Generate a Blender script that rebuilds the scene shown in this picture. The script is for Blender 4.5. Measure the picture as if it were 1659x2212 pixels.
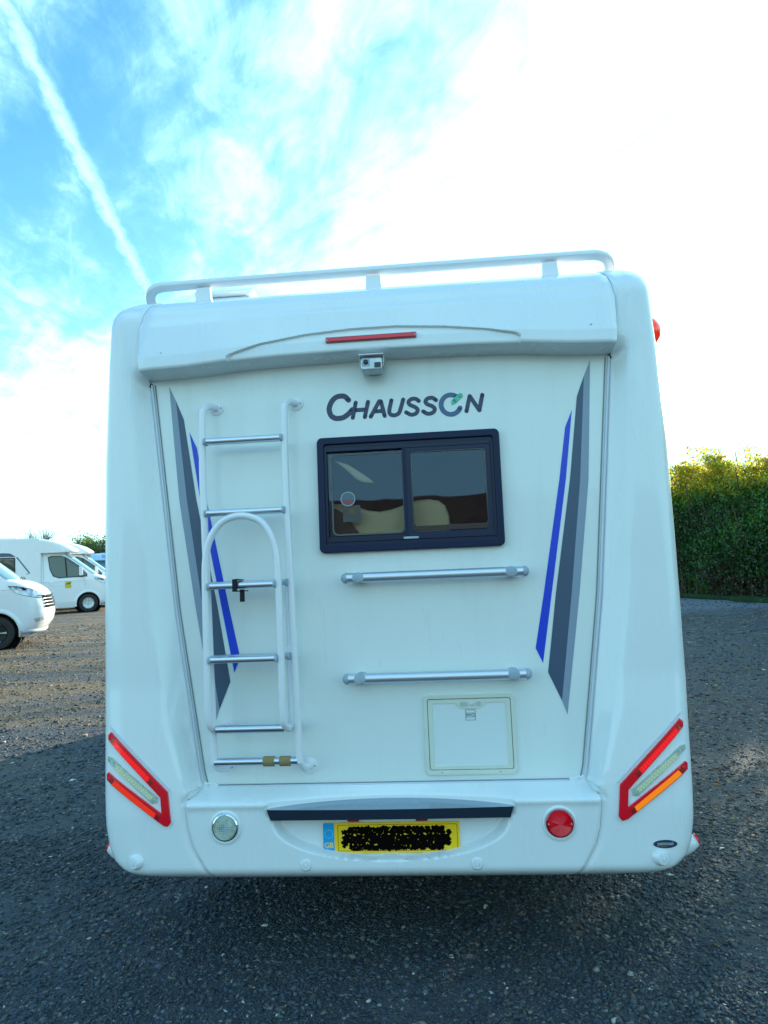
import bpy, bmesh, math, random
import numpy as np
from mathutils import Vector, Matrix

# ------------------------------------------------------------------ camera
sc = bpy.context.scene
C = sc.collection
for o in list(bpy.data.objects):
    bpy.data.objects.remove(o)
R_ = Vector((0.99565714, 0.08284451, -0.04246931))
U_ = Vector((0.04770017, -0.06221793, 0.99692207))
F_ = Vector((-0.07994717, 0.99461838, 0.06589942))
CAM = Vector((0.252, -2.8605647, 1.57476936))
cd = bpy.data.cameras.new('camera')
cam = bpy.data.objects.new('camera', cd)
C.objects.link(cam)
M = Matrix((R_, U_, -F_)).transposed().to_4x4()
M.translation = CAM
cam.matrix_world = M
cd.sensor_fit = 'HORIZONTAL'
cd.sensor_width = 36
cd.lens = 36 * 1560 / 1659
cd.clip_start = .05
cd.clip_end = 3000
sc.camera = cam

# ------------------------------------------------------------------ light
SUN_AZ, SUN_EL = math.radians(32), math.radians(12.4)
EXPOSURE = 1.2
sc.view_settings.view_transform = 'Standard'
sc.view_settings.look = 'None'
sc.view_settings.gamma = 1
sc.view_settings.exposure = EXPOSURE
sc.view_settings.use_curve_mapping = False
sd = Vector((math.sin(SUN_AZ) * math.cos(SUN_EL), math.cos(SUN_AZ) * math.cos(SUN_EL), math.sin(SUN_EL)))
sl = bpy.data.lights.new('sun', 'SUN')
sl.energy = 5.0
sl.angle = math.radians(.5)
sl.color = (1, .86, .66)
so = bpy.data.objects.new('sun', sl)
C.objects.link(so)
so.rotation_euler = sd.to_track_quat('Z', 'Y').to_euler()
so.location = (8, 30, 12)

W = bpy.data.worlds.new('World')
sc.world = W
W.use_nodes = True


class NT:
    """small helper to write node trees"""
    def __init__(s, tree):
        s.t = tree
        s.n = tree.nodes
        s.l = tree.links

    def node(s, typ, **kw):
        n = s.n.new(typ)
        for k, v in kw.items():
            setattr(n, k, v)
        return n

    def put(s, sock, v):
        if v is None:
            return
        if isinstance(v, bpy.types.NodeSocket):
            s.l.new(v, sock)
        else:
            if sock.type == 'RGBA' and len(v) == 3:
                v = (*v, 1)
            sock.default_value = v

    def math(s, op, a, b=None, c=None, clamp=False):
        n = s.node('ShaderNodeMath', operation=op, use_clamp=clamp)
        for i, v in enumerate((a, b, c)):
            s.put(n.inputs[i], v)
        return n.outputs[0]

    def vmath(s, op, a, b=None):
        n = s.node('ShaderNodeVectorMath', operation=op)
        s.put(n.inputs[0], a)
        s.put(n.inputs[1], b)
        return n.outputs['Value' if op in ('DOT_PRODUCT', 'LENGTH') else 'Vector']

    def noise(s, vec, scale, detail=5, rough=.5, dist=0):
        n = s.node('ShaderNodeTexNoise')
        s.put(n.inputs['Vector'], vec)
        s.put(n.inputs['Scale'], scale)
        s.put(n.inputs['Detail'], detail)
        s.put(n.inputs['Roughness'], rough)
        s.put(n.inputs['Distortion'], dist)
        return n.outputs[0]

    def voro(s, vec, scale, feature='F1'):
        n = s.node('ShaderNodeTexVoronoi', feature=feature)
        s.put(n.inputs['Vector'], vec)
        s.put(n.inputs['Scale'], scale)
        return n

    def ramp(s, f, stops, interp='LINEAR'):
        n = s.node('ShaderNodeValToRGB')
        n.color_ramp.interpolation = interp
        e = n.color_ramp.elements
        while len(e) < len(stops):
            e.new(.5)
        for i, (p, c) in enumerate(stops):
            e[i].position = p
            e[i].color = (*c, 1) if isinstance(c, (tuple, list)) else (c, c, c, 1)
        s.put(n.inputs[0], f)
        return n.outputs[0]

    def mix(s, f, a, b, blend='MIX'):
        n = s.node('ShaderNodeMix', data_type='RGBA', blend_type=blend)
        s.put(n.inputs[0], f)
        s.put(n.inputs[6], a)
        s.put(n.inputs[7], b)
        return n.outputs[2]

    def mapr(s, v, a, b, c=0., d=1., smooth=True):
        n = s.node('ShaderNodeMapRange')
        n.interpolation_type = 'SMOOTHSTEP' if smooth else 'LINEAR'
        for i, x in enumerate((v, a, b, c, d)):
            s.put(n.inputs[i], x)
        return n.outputs[0]

    def comb(s, x, y, z):
        n = s.node('ShaderNodeCombineXYZ')
        for i, v in enumerate((x, y, z)):
            s.put(n.inputs[i], v)
        return n.outputs[0]


# --- world: Nishita blue with cirrus veils and two contrails, laid on a cloud layer overhead
w = NT(W.node_tree)
w.n.clear()
out = w.node('ShaderNodeOutputWorld')
bg = w.node('ShaderNodeBackground')
w.l.new(bg.outputs[0], out.inputs[0])
SKY = .15
bg.inputs[1].default_value = SKY
sky = w.node('ShaderNodeTexSky', sky_type='NISHITA')
sky.sun_disc = False
sky.sun_elevation = SUN_EL
sky.sun_rotation = SUN_AZ
sky.air_density = 1.0
sky.dust_density = .6
sky.ozone_density = 2.0
tc = w.node('ShaderNodeTexCoord')
D = tc.outputs['Generated']
sep = w.node('ShaderNodeSeparateXYZ')
w.l.new(D, sep.inputs[0])
dx, dy, dz = sep.outputs
zz = w.math('MAXIMUM', dz, .03)
px = w.math('DIVIDE', dx, zz)
py = w.math('DIVIDE', dy, zz)


def along(ax, ay):   # coordinates along/across a direction in the cloud plane
    n = math.hypot(ax, ay)
    ax, ay = ax / n, ay / n
    a = w.math('ADD', w.math('MULTIPLY', px, ax), w.math('MULTIPLY', py, ay))
    b = w.math('SUBTRACT', w.math('MULTIPLY', px, ay), w.math('MULTIPLY', py, ax))
    return a, b


a, b = along(.62, -.78)
pv = w.comb(w.math('MULTIPLY', a, .38), w.math('MULTIPLY', b, 1.25), 3.7)
n1 = w.noise(pv, 2.1, 8, .58, .35)
a2, b2 = along(.30, -.95)
pv2 = w.comb(w.math('MULTIPLY', a2, 1.3), w.math('MULTIPLY', b2, 3.2), 7.3)
n2 = w.noise(pv2, 2.6, 10, .66, .5)
nn = w.math('ADD', w.math('MULTIPLY', n1, .62), w.math('MULTIPLY', n2, .38))
# cover rises towards the sun's side and towards the horizon
cs = w.vmath('DOT_PRODUCT', D, tuple(Vector((math.sin(math.radians(35)), math.cos(math.radians(35)), .25)).normalized()))
cov = w.mapr(cs, .55, .93, 0., .30, False)
hor = w.mapr(dz, .12, .44, .27, 0., True)
back = w.mapr(dy, .3, -.4, 0., .09, True)
lift = w.math('ADD', w.math('ADD', cov, hor), back)
cl = w.mapr(w.math('ADD', nn, lift), .44, .74, 0., 1., True)


def contrail(p0, p1, width, fuzz, seed, gain):
    ax, ay = p1[0] - p0[0], p1[1] - p0[1]
    n = math.hypot(ax, ay)
    ax, ay = ax / n, ay / n
    qx = w.math('SUBTRACT', px, p0[0])
    qy = w.math('SUBTRACT', py, p0[1])
    t = w.math('ADD', w.math('MULTIPLY', qx, ax), w.math('MULTIPLY', qy, ay))
    d = w.math('SUBTRACT', w.math('MULTIPLY', qx, ay), w.math('MULTIPLY', qy, ax))
    nz = w.noise(w.comb(w.math('MULTIPLY', t, 5.), w.math('MULTIPLY', d, 9.), seed), 2.2, 6, .6)
    d2 = w.math('ADD', d, w.math('MULTIPLY', w.math('SUBTRACT', nz, .5), fuzz))
    m = w.mapr(w.math('ABSOLUTE', d2), 0., width * 1.25, gain, 0., True)
    m = w.math('MULTIPLY', m, w.mapr(t, -.02, .02, 0., 1.))
    m = w.math('MULTIPLY', m, w.mapr(t, n - .05, n, 1., 0.))
    return w.math('MULTIPLY', m, w.mapr(nz, .2, .6, .6, 1.))


c1 = contrail((-.62, .70), (-1.36, 4.0), .028, .060, 1.3, .78)
c2 = contrail((-.985, 1.86), (-1.40, 2.66), .012, .016, 5.1, .38)
cl = w.math('MAXIMUM', cl, w.math('MAXIMUM', c1, c2))
hs = w.node('ShaderNodeHueSaturation')
hs.inputs['Saturation'].default_value = 1.30
w.l.new(sky.outputs[0], hs.inputs['Color'])
blue = w.mix(1., hs.outputs[0], (1.22, 1.38, 1.66), 'MULTIPLY')
CL = 1.12 / SKY / 2 ** EXPOSURE
cloudcol = w.ramp(cl, [(0., (.40 * CL, .95 * CL, 1.22 * CL)), (.45, (.70 * CL, 1.28 * CL, 1.42 * CL)), (.92, (.95 * CL, 1.68 * CL, 1.74 * CL))])
final = w.mix(cl, blue, cloudcol)
w.l.new(final, bg.inputs[0])

# ------------------------------------------------------------------ materials


def material(name, col=(.5, .5, .5), rough=.5, metal=0., coat=0., spec=.5, trans=0., emis=None, bump=None, var=None):
    m = bpy.data.materials.new(name)
    m.use_nodes = True
    t = NT(m.node_tree)
    p = t.n['Principled BSDF']
    p.inputs['Base Color'].default_value = (*col, 1)
    p.inputs['Roughness'].default_value = rough
    p.inputs['Metallic'].default_value = metal
    p.inputs['Coat Weight'].default_value = coat
    p.inputs['Coat Roughness'].default_value = .06
    p.inputs['Specular IOR Level'].default_value = spec
    if emis:
        p.inputs['Emission Color'].default_value = (*emis[:3], 1)
        p.inputs['Emission Strength'].default_value = emis[3]
    tcn = t.node('ShaderNodeTexCoord').outputs['Object']
    if var:      # (scale, amount) colour mottling
        nz = t.noise(tcn, var[0], 4, .6)
        dark = tuple(c * (1 - var[1]) for c in col)
        lite = tuple(min(1, c * (1 + var[1])) for c in col)
        t.l.new(t.ramp(nz, [(.3, dark), (.7, lite)]), p.inputs['Base Color'])
    if bump:     # (scale, strength, distance)
        nz = t.noise(tcn, bump[0], 3, .5)
        bn = t.node('ShaderNodeBump')
        bn.inputs['Strength'].default_value = bump[1]
        bn.inputs['Distance'].default_value = bump[2]
        t.l.new(nz, bn.inputs['Height'])
        t.l.new(bn.outputs[0], p.inputs['Normal'])
    return m


def paint(name, col, rough=.3, dirt=.06):
    """glossy vehicle paint with faint road film that thickens in streaks"""
    m = material(name, col, rough, coat=.5, bump=(3, .12, .01))
    t = NT(m.node_tree)
    p = t.n['Principled BSDF']
    oc = t.node('ShaderNodeTexCoord').outputs['Object']
    mp = t.node('ShaderNodeMapping')
    t.l.new(oc, mp.inputs[0])
    mp.inputs['Scale'].default_value = (9, 9, 1.2)
    nz = t.noise(mp.outputs[0], 1., 6, .65)
    nb = t.noise(oc, 1.4, 3, .5)
    f = t.math('MULTIPLY', t.mapr(nz, .40, .75), t.mapr(nb, .3, .7))
    f = t.math('MULTIPLY', f, dirt * 4)
    film = tuple(c * .72 for c in col)
    t.l.new(t.mix(f, col, film), p.inputs['Base Color'])
    t.l.new(t.mapr(nz, .3, .8, rough * .8, rough * 1.4), p.inputs['Roughness'])
    return m


WALL = paint('sheet_white', (.785, .84, .815), .33, .07)
GRP = paint('moulding_white', (.79, .84, .85), .24, .05)
TUBE = material('powder_white', (.82, .83, .86), .28, coat=.4, bump=(8, .1, .004))
ALU = material('aluminium', (.62, .66, .72), .32, 1., bump=(60, .05, .001))
ALU2 = material('anodised_bar', (.66, .70, .76), .38, .85, bump=(90, .05, .001))
GREYP = material('grey_plastic', (.36, .43, .50), .55, var=(20, .1))
TRIM = material('grey_trim', (.62, .67, .76), .4, .1)
SEAL = material('dark_sealant', (.22, .26, .27), .8)
BLACK = material('black_rubber', (.012, .012, .014), .7, bump=(40, .3, .004))
FRAME = material('window_frame', (.004, .013, .050), .42, spec=.28, bump=(120, .08, .001))
FRAME2 = material('sash_frame', (.005, .015, .050), .34, spec=.35)
CREAM = material('hatch_cream', (.69, .73, .63), .45, var=(6, .05))
HPANEL = material('hatch_panel', (.74, .80, .80), .4)
RED = material('red_lens', (.86, .001, .014), .18, coat=.45)
REDD = material('red_lens_dark', (.36, .004, .008), .2, coat=1.)
REDL = material('red_led_strip', (.90, .005, .012), .16, coat=.6, emis=(1, .0, .01, .26))  # small emission added to imitate flash glow in the strip
ORANGE = material('orange_lens', (1., .20, .005), .16, coat=.6, emis=(1, .22, .0, .22))  # flash glow put into the lens as faint emission
REDO = material('red_orange_lens', (.95, .03, .008), .16, coat=.6, emis=(1, .03, .0, .16))  # weaker emission added for the same flash glow
CLEARL = material('clear_lens', (.42, .50, .42), .22, coat=1., var=(60, .2))
LEDY = material('led_board', (.62, .64, .40), .5, coat=.6)
LEDP = material('led_chip', (.95, .95, .70), .3)
CHROME = material('chrome', (.75, .78, .80), .08, 1.)
VISOR = material('smoked_visor', (.030, .050, .085), .16, .5, coat=.5, bump=(30, .05, .002))
VISORT = material('visor_top', (.30, .38, .46), .16, .9, coat=.4)
SLATE = material('decal_slate', (.055, .095, .16), .35)
LGREY = material('decal_grey', (.26, .33, .42), .35)
BLUE = material('decal_blue', (.004, .055, .62), .3)
INK = material('ink', (.030, .045, .10), .35)
INKO = material('ink_letter_o', (.06, .13, .24), .35)
MINT = material('mint', (.10, .55, .36), .35)
TAN = material('foam_tan', (.30, .21, .09), .9, bump=(60, .5, .004))
STRAPM = material('strap_fabric', (.006, .007, .012), .85)
YEL = material('plate_yellow', (1., .64, .015), .35)
EUB = material('plate_blue', (.01, .36, .72), .35)
PLK = material('redaction_black', (.003, .002, .002), .9, spec=.05)
SILV = material('silver_case', (.52, .57, .58), .35, .5, var=(30, .15))
BLK = material('gloss_black', (.01, .012, .018), .15)
CUSH = material('cream_cushion', (.86, .76, .44), .7, bump=(15, .4, .01))
INTR = material('interior_dark', (.065, .045, .035), .7, var=(3, .3))
WOODI = material('interior_wood', (.14, .08, .045), .5, var=(5, .3))
UNDER = material('underbody', (.012, .012, .014), .85)
TYRE = material('tyre', (.018, .018, .02), .75, bump=(50, .5, .004))
VGLASS = material('cab_glass', (.03, .055, .05), .05, spec=.9)
WSG = material('windscreen_glass', (.10, .22, .30), .04, spec=1., coat=1.)
VWHITE = paint('van_white', (.80, .82, .85), .25, .05)
VBLUE = paint('van_blue', (.40, .55, .72), .25, .05)
LAMPG = material('headlamp_glass', (.40, .45, .52), .1, .4, coat=1., var=(14, .5))


def glass_mat():
    m = bpy.data.materials.new('acrylic_pane')
    m.use_nodes = True
    t = NT(m.node_tree)
    t.n.clear()
    o = t.node('ShaderNodeOutputMaterial')
    tr = t.node('ShaderNodeBsdfTransparent')
    tr.inputs[0].default_value = (.88, .88, .87, 1)
    gl = t.node('ShaderNodeBsdfGlossy')
    gl.inputs['Roughness'].default_value = .015
    gl.inputs[0].default_value = (.52, .68, 1, 1)
    fr = t.node('ShaderNodeFresnel')
    fr.inputs[0].default_value = 1.5
    nz = t.noise(t.node('ShaderNodeTexCoord').outputs['Object'], 2.5, 2, .5)
    bn = t.node('ShaderNodeBump')
    bn.inputs['Strength'].default_value = .12
    bn.inputs['Distance'].default_value = .012
    t.l.new(nz, bn.inputs['Height'])
    t.l.new(bn.outputs[0], gl.inputs['Normal'])
    mx = t.node('ShaderNodeMixShader')
    t.l.new(fr.outputs[0], mx.inputs[0])
    t.l.new(tr.outputs[0], mx.inputs[1])
    t.l.new(gl.outputs[0], mx.inputs[2])
    t.l.new(mx.outputs[0], o.inputs[0])
    return m


PANE = glass_mat()

# ------------------------------------------------------------------ mesh helpers


def link(name, me, mat, parent=None, smooth=False):
    o = bpy.data.objects.new(name, me)
    C.objects.link(o)
    if mat:
        me.materials.append(mat)
    if smooth:
        for p in me.polygons:
            p.use_smooth = True
    if parent:
        o.parent = parent
    return o


def mesh(name, v, f, mat, parent=None, smooth=False, bevel=0, seg=2, sharp=None):
    me = bpy.data.meshes.new(name)
    me.from_pydata([tuple(map(float, p)) for p in v], [], f)
    bm = bmesh.new()
    bm.from_mesh(me)
    bmesh.ops.remove_doubles(bm, verts=bm.verts, dist=1e-6)
    bmesh.ops.recalc_face_normals(bm, faces=bm.faces)
    bm.to_mesh(me)
    bm.free()
    if sharp is not None:
        smooth = True
    o = link(name, me, mat, parent, smooth)
    if sharp is not None:
        me.set_sharp_from_angle(angle=math.radians(sharp))
    if bevel:
        b = o.modifiers.new('bevel', 'BEVEL')
        b.width = bevel
        b.segments = seg
        b.limit_method = 'ANGLE'
        b.angle_limit = math.radians(35)
    return o


def boxv(x0, x1, y0, y1, z0, z1):
    v = [(x, y, z) for x in (x0, x1) for y in (y0, y1) for z in (z0, z1)]
    f = [(0, 1, 3, 2), (4, 6, 7, 5), (0, 4, 5, 1), (2, 3, 7, 6), (0, 2, 6, 4), (1, 5, 7, 3)]
    return v, f


def box(name, x0, x1, y0, y1, z0, z1, mat, parent, bevel=0):
    v, f = boxv(x0, x1, y0, y1, z0, z1)
    return mesh(name, v, f, mat, parent, bevel=bevel)


def merge(parts):
    V, Fc = [], []
    for v, f in parts:
        n = len(V)
        V += list(v)
        Fc += [tuple(i + n for i in q) for q in f]
    return V, Fc


def gridv(rows, close=False):
    nr, nc = len(rows), len(rows[0])
    v = [p for r in rows for p in r]
    f = []
    for i in range(nr - 1):
        for j in range(nc - 1 if not close else nc):
            k = (j + 1) % nc
            f.append((i * nc + j, i * nc + k, (i + 1) * nc + k, (i + 1) * nc + j))
    return v, f


def tubev(path, r, n=14, cap=True, sq=None):
    """tube along a path of points; sq=(ry,rz) gives an elliptic/flattened section in normal/binormal"""
    P = [Vector(p) for p in path]
    rows = []
    prev = None
    for i, p in enumerate(P):
        t = (P[min(i + 1, len(P) - 1)] - P[max(i - 1, 0)]).normalized()
        if prev is None:
            up = Vector((0, 1, 0)) if abs(t.y) < .9 else Vector((0, 0, 1))
            nrm = (up - t * up.dot(t)).normalized()
        else:
            nrm = (prev - t * prev.dot(t)).normalized()
        prev = nrm
        bn = t.cross(nrm)
        ra, rb = (sq if sq else (r, r))
        ring = []
        for k in range(n):
            a = 2 * math.pi * k / n
            ca, sa = math.cos(a), math.sin(a)
            if sq:
                e = .5
                ca = math.copysign(abs(ca) ** e, ca)
                sa = math.copysign(abs(sa) ** e, sa)
            ring.append(p + nrm * ca * ra + bn * sa * rb)
        rows.append(ring)
    v, f = gridv(rows, True)
    if cap:
        m = len(v)
        f.append(tuple(range(n))[::-1])
        f.append(tuple(range(m - n, m)))
    return v, f


def tube(name, path, r, mat, parent, n=14, sq=None):
    v, f = tubev(path, r, n, True, sq)
    return mesh(name, v, f, mat, parent, sharp=50)


def smooth_path(pts, k=6):
    """Catmull-Rom through pts"""
    P = [Vector(p) for p in pts]
    P = [P[0] * 2 - P[1]] + P + [P[-1] * 2 - P[-2]]
    o = []
    for i in range(1, len(P) - 2):
        for j in range(k):
            t = j / k
            a, b, c, d = P[i - 1], P[i], P[i + 1], P[i + 2]
            o.append(.5 * ((2 * b) + (c - a) * t + (2 * a - 5 * b + 4 * c - d) * t * t + (3 * b - a - 3 * c + d) * t ** 3))
    o.append(P[-2])
    return o


def prismv(poly, y0, y1):
    """poly in (x,z) extruded along y"""
    n = len(poly)
    v = [(x, y0, z) for x, z in poly] + [(x, y1, z) for x, z in poly]
    f = [tuple(range(n)), tuple(range(2 * n - 1, n - 1, -1))]
    f += [(i, (i + 1) % n, (i + 1) % n + n, i + n) for i in range(n)]
    return v, f


def prism(name, poly, y0, y1, mat, parent, bevel=0, seg=2):
    v, f = prismv(poly, y0, y1)
    return mesh(name, v, f, mat, parent, bevel=bevel, seg=seg)


def rrect(x0, x1, z0, z1, r, n=6):
    o = []
    for cx, cz, a0 in ((x1 - r, z1 - r, 0), (x0 + r, z1 - r, 90), (x0 + r, z0 + r, 180), (x1 - r, z0 + r, 270)):
        for k in range(n + 1):
            a = math.radians(a0 + 90 * k / n)
            o.append((cx + r * math.cos(a), cz + r * math.sin(a)))
    return o


def framev(outer, inner, y0, y1):
    n = len(outer)
    v = []
    for y in (y0, y1):
        v += [(x, y, z) for x, z in outer] + [(x, y, z) for x, z in inner]
    f = []
    for i in range(n):
        j = (i + 1) % n
        f += [(i, j, n + j, n + i), (2 * n + i, 3 * n + i, 3 * n + j, 2 * n + j), (i, 2 * n + i, 2 * n + j, j), (n + i, n + j, 3 * n + j, 3 * n + i)]
    return v, f


def frame(name, o4, i4, ro, ri, y0, y1, mat, parent, bevel=.002):
    v, f = framev(rrect(*o4, ro), rrect(*i4, ri), y0, y1)
    return mesh(name, v, f, mat, parent, bevel=bevel)


def lathev(prof, n=28, org=(0, 0, 0), axis=(0, -1, 0)):
    """prof: (radius, height) along axis from org"""
    ax = Vector(axis).normalized()
    q = Vector((0, 0, 1)).rotation_difference(ax)
    rows = []
    for r, h in prof:
        rows.append([Vector(org) + q @ Vector((r * math.cos(2 * math.pi * k / n), r * math.sin(2 * math.pi * k / n), h)) for k in range(n)])
    v, f = gridv(rows, True)
    f.append(tuple(range(n)))
    f.append(tuple(range(len(v) - n, len(v)))[::-1])
    return v, f


def lathe(name, prof, mat, parent, org=(0, 0, 0), axis=(0, -1, 0), n=28, sharp=40):
    v, f = lathev(prof, n, org, axis)
    return mesh(name, v, f, mat, parent, sharp=sharp)


def textv(s, size, org, shear=0., ext=.0004, bold=.0, sx=1.):
    """flat lettering standing in the xz plane, centred on org"""
    cu = bpy.data.curves.new('t', 'FONT')
    cu.body = s
    cu.size = size
    cu.align_x = 'CENTER'
    cu.align_y = 'CENTER'
    cu.extrude = ext
    cu.offset = bold
    cu.shear = shear
    ob = bpy.data.objects.new('t', cu)
    C.objects.link(ob)
    dg = bpy.context.evaluated_depsgraph_get()
    me = bpy.data.meshes.new_from_object(ob.evaluated_get(dg))
    v = [(org[0] + p.co.x * sx, org[1] - p.co.z, org[2] + p.co.y) for p in me.vertices]
    f = [tuple(p.vertices) for p in me.polygons]
    bpy.data.objects.remove(ob)
    bpy.data.curves.remove(cu)
    bpy.data.meshes.remove(me)
    return v, f


def itp(x, tab):
    if x <= tab[0][0]:
        return tab[0][1]
    for (a, b), (c, d) in zip(tab, tab[1:]):
        if x <= c:
            return b + (d - b) * (x - a) / (c - a)
    return tab[-1][1]


def empty(name, loc=(0, 0, 0), rot=(0, 0, 0)):
    o = bpy.data.objects.new(name, None)
    C.objects.link(o)
    o.location = loc
    o.rotation_euler = rot
    o.empty_display_size = .3
    return o


def tag(o, label, cat=None, group=None, kind=None):
    if label:
        o['label'] = label
    if cat:
        o['category'] = cat
    if group:
        o['group'] = group
    if kind:
        o['kind'] = kind
    return o


def fast(name, V, Fc, mat, parent=None, smooth=False, col=None):
    """numpy mesh with faces of one size, optional per-vertex colour"""
    me = bpy.data.meshes.new(name)
    nf, k = Fc.shape
    me.vertices.add(len(V))
    me.vertices.foreach_set('co', V.astype(np.float32).ravel())
    me.loops.add(nf * k)
    me.loops.foreach_set('vertex_index', Fc.astype(np.int32).ravel())
    me.polygons.add(nf)
    me.polygons.foreach_set('loop_start', np.arange(0, nf * k, k, dtype=np.int32))
    me.polygons.foreach_set('loop_total', np.full(nf, k, dtype=np.int32))
    me.update(calc_edges=True)
    if col is not None:
        at = me.color_attributes.new('tint', 'FLOAT_COLOR', 'POINT')
        at.data.foreach_set('color', np.hstack([col, np.ones((len(col), 1))]).astype(np.float32).ravel())
    me.validate()
    return link(name, me, mat, parent, smooth)


# ================================================================== THE MOTORHOME (rear view)
mh = empty('motorhome', (0, 0, 0), (-math.radians(2.4), 0, 0))
tag(mh, 'large white motorhome seen from behind, with rear ladder, roof rail and blue stripes', 'motorhome')

OUT = [(.370, .86), (.380, .96), (.393, 1.01), (.412, 1.045), (.45, 1.082), (.50, 1.102), (.575, 1.115), (.68, 1.122), (.93, 1.133), (1.08, 1.141),
       (1.4, 1.146), (1.64, 1.147), (2.03, 1.145), (2.43, 1.133), (2.51, 1.128), (2.60, 1.124), (2.66, 1.120), (2.70, 1.114), (2.73, 1.100), (2.753, 1.075), (2.768, 1.04), (2.775, 1.0)]
INN = [(.370, .675), (.400, .695), (.44, .722), (.473, .741), (.50, .757), (.56, .775), (.62, .784), (.669, .783), (.703, .748), (.72, .760), (1.4, .862), (2.36, .963),
       (2.40, .968), (2.60, .986), (2.66, .981), (2.72, .972), (2.775, .962)]
DEP = [(.39, .115), (.62, .115), (.75, .105), (1.1, .072), (1.5, .066), (2.775, .062)]
FOLD = [(.39, .02), (.68, .03), (1.0, .085), (1.5, .095), (2.4, .060), (2.775, .05)]


def xo(z): return itp(z, OUT) + .011
def xi(z): return itp(z, INN)


def endy(z):          # surfaces roll under at the bottom and forward at the roof
    a = max(0, (.432 - z) / .062)
    b = max(0, (z - 2.60) / .175)
    return .070 * a ** 2.4 + .16 * b ** 2.2


def pillar_y(x, z):   # depth of the pillar's outer skin at |x|
    D_ = itp(z, DEP)
    s, e = xi(z), xo(z)
    fo = itp(z, FOLD)
    t = x - s
    kk = max(0., min(1., (z - 2.35) / .07))
    if z < .70:
        pts = [(0, -.108 if z < .66 else -.09), (fo, -D_), (.5, -D_)]
    else:
        pts = [(0, -D_ * .8 * kk), (.012, -.008 - D_ * .8 * kk), (fo, -D_ + .004), (fo + .02, -D_), (.5, -D_)]
    y = itp(t, pts)
    d = e - x
    if d < .12:
        y += .016 * (1 - d / .12) ** 2
    if d < .05:
        y += (.05 - math.sqrt(max(0, .05 ** 2 - (.05 - max(d, 0)) ** 2)))
    return y + endy(z)


def levels(a, b, n):
    return [a + (b - a) * i / n for i in range(n + 1)]


for s in (-1, 1):
    zs = levels(.370, .47, 13) + levels(.48, .70, 16)[0:] + levels(.703, .73, 3) + levels(.76, 2.36, 60) + levels(2.38, 2.60, 8) + levels(2.615, 2.775, 18)
    rows = []
    for z in zs:
        a, b = xi(z), xo(z)
        fo = itp(z, FOLD)
        ts = [a, a + .004, a + .012] + [a + .012 + (fo - .012) * k / 4 for k in (1, 2, 3, 4)] + [a + fo + .02]
        r0 = a + fo + .02
        ts += [r0 + (b - .12 - r0) * k / 6 for k in range(1, 7)]
        ts += [b - .12 + .07 * k / 4 for k in range(1, 5)]
        ts += [b - .05 + .05 * math.sin(math.radians(90 * k / 8)) for k in range(1, 9)]
        ts = [max(a, min(t, b)) for t in ts]
        row = [(s * a, .03 + endy(z), z)] + [(s * x, pillar_y(x, z), z) for x in ts]
        ye = pillar_y(b, z)
        row += [(s * b, max(ye + .04, .03), z), (s * b, .20 + endy(z) * .3, z)]
        rows.append(row)
    v, f = gridv(rows)
    p = mesh('corner_pillar', v, f, GRP, mh, sharp=60)

# ---- rear wall with the window opening
WX0, WX1, WZ0, WZ1 = -.226, .474, 1.637, 2.062
zb, zt = .675, 2.44


def wx(z): return xi(max(z, .72)) + .006


vs = []
fs = []
Z = [zb, WZ0, WZ1, zt]
for z in Z:
    vs += [(-wx(z), 0, z), (WX0, 0, z), (WX1, 0, z), (wx(z), 0, z)]
for i in range(3):
    for j in range(3):
        if i == 1 and j == 1:
            continue
        k = i * 4 + j
        fs.append((k, k + 1, k + 5, k + 4))
n = len(vs)
vs += [(x, .028, z) for z in (WZ0, WZ1) for x in (WX0, WX1)]
fs += [(5, 6, n + 1, n), (9, n + 2, n + 3, 10), (5, n, n + 2, 9), (6, 10, n + 3, n + 1)]
mesh('rear_wall', vs, fs, WALL, mh)

# trim strips down both seams and along the foot of the wall
for s in (-1, 1):
    path = [(s * (xi(z) - .006), -.004, z) for z in levels(.715, 2.362, 30)]
    tube('seam_trim', path, .006, TRIM if True else GRP, mh, 8)
    path = [(s * (xi(z) - .020), -.002, z) for z in levels(.70, 2.362, 30)]
    tube('seam_sealant', path, .0025, SEAL, mh, 6)
    box('gap_plug', min(s * .955, s * .966), max(s * .955, s * .966), -.009, .002, 2.352, 2.368, BLACK, mh)
v, f = boxv(-.69, .69, -.010, .002, .692, .7035)
mesh('foot_trim', v, f, TRIM, mh, bevel=.003)
v, f = boxv(-.69, .69, -.004, .001, .704, .7065)
mesh('foot_sealant', v, f, SEAL, mh)

# ---- decals
LG = [(.8821, 2.3639), (.8635, 2.1182), (.8422, 1.86), (.7779, 1.4159), (.7005, .9463), (.6826, .9996), (.7474, 1.417), (.8095, 1.8616), (.836, 2.1199), (.8529, 2.2882)]
DK = [(.8529, 2.2882), (.836, 2.1199), (.8095, 1.8616), (.7474, 1.417), (.6826, .9996), (.6361, 1.1092), (.6862, 1.4194), (.7695, 1.8637), (.8196, 2.2053)]
BLU = [(.7956, 2.1491), (.7531, 1.8646), (.67, 1.42), (.6187, 1.1454), (.5935, 1.2036), (.6393, 1.4212), (.7275, 1.8659), (.7645, 2.0801)]
for s in (-1, 1):
    for nm, pl, mt, e in (('grey_stripe', LG, LGREY, .0010), ('slate_stripe', DK, SLATE, .0014), ('blue_stripe', BLU, BLUE, .0012)):
        prism(nm, [(s * x, min(z, 2.352)) for x, z in pl], -.0003 - e, -.0002, mt, mh)

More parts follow.
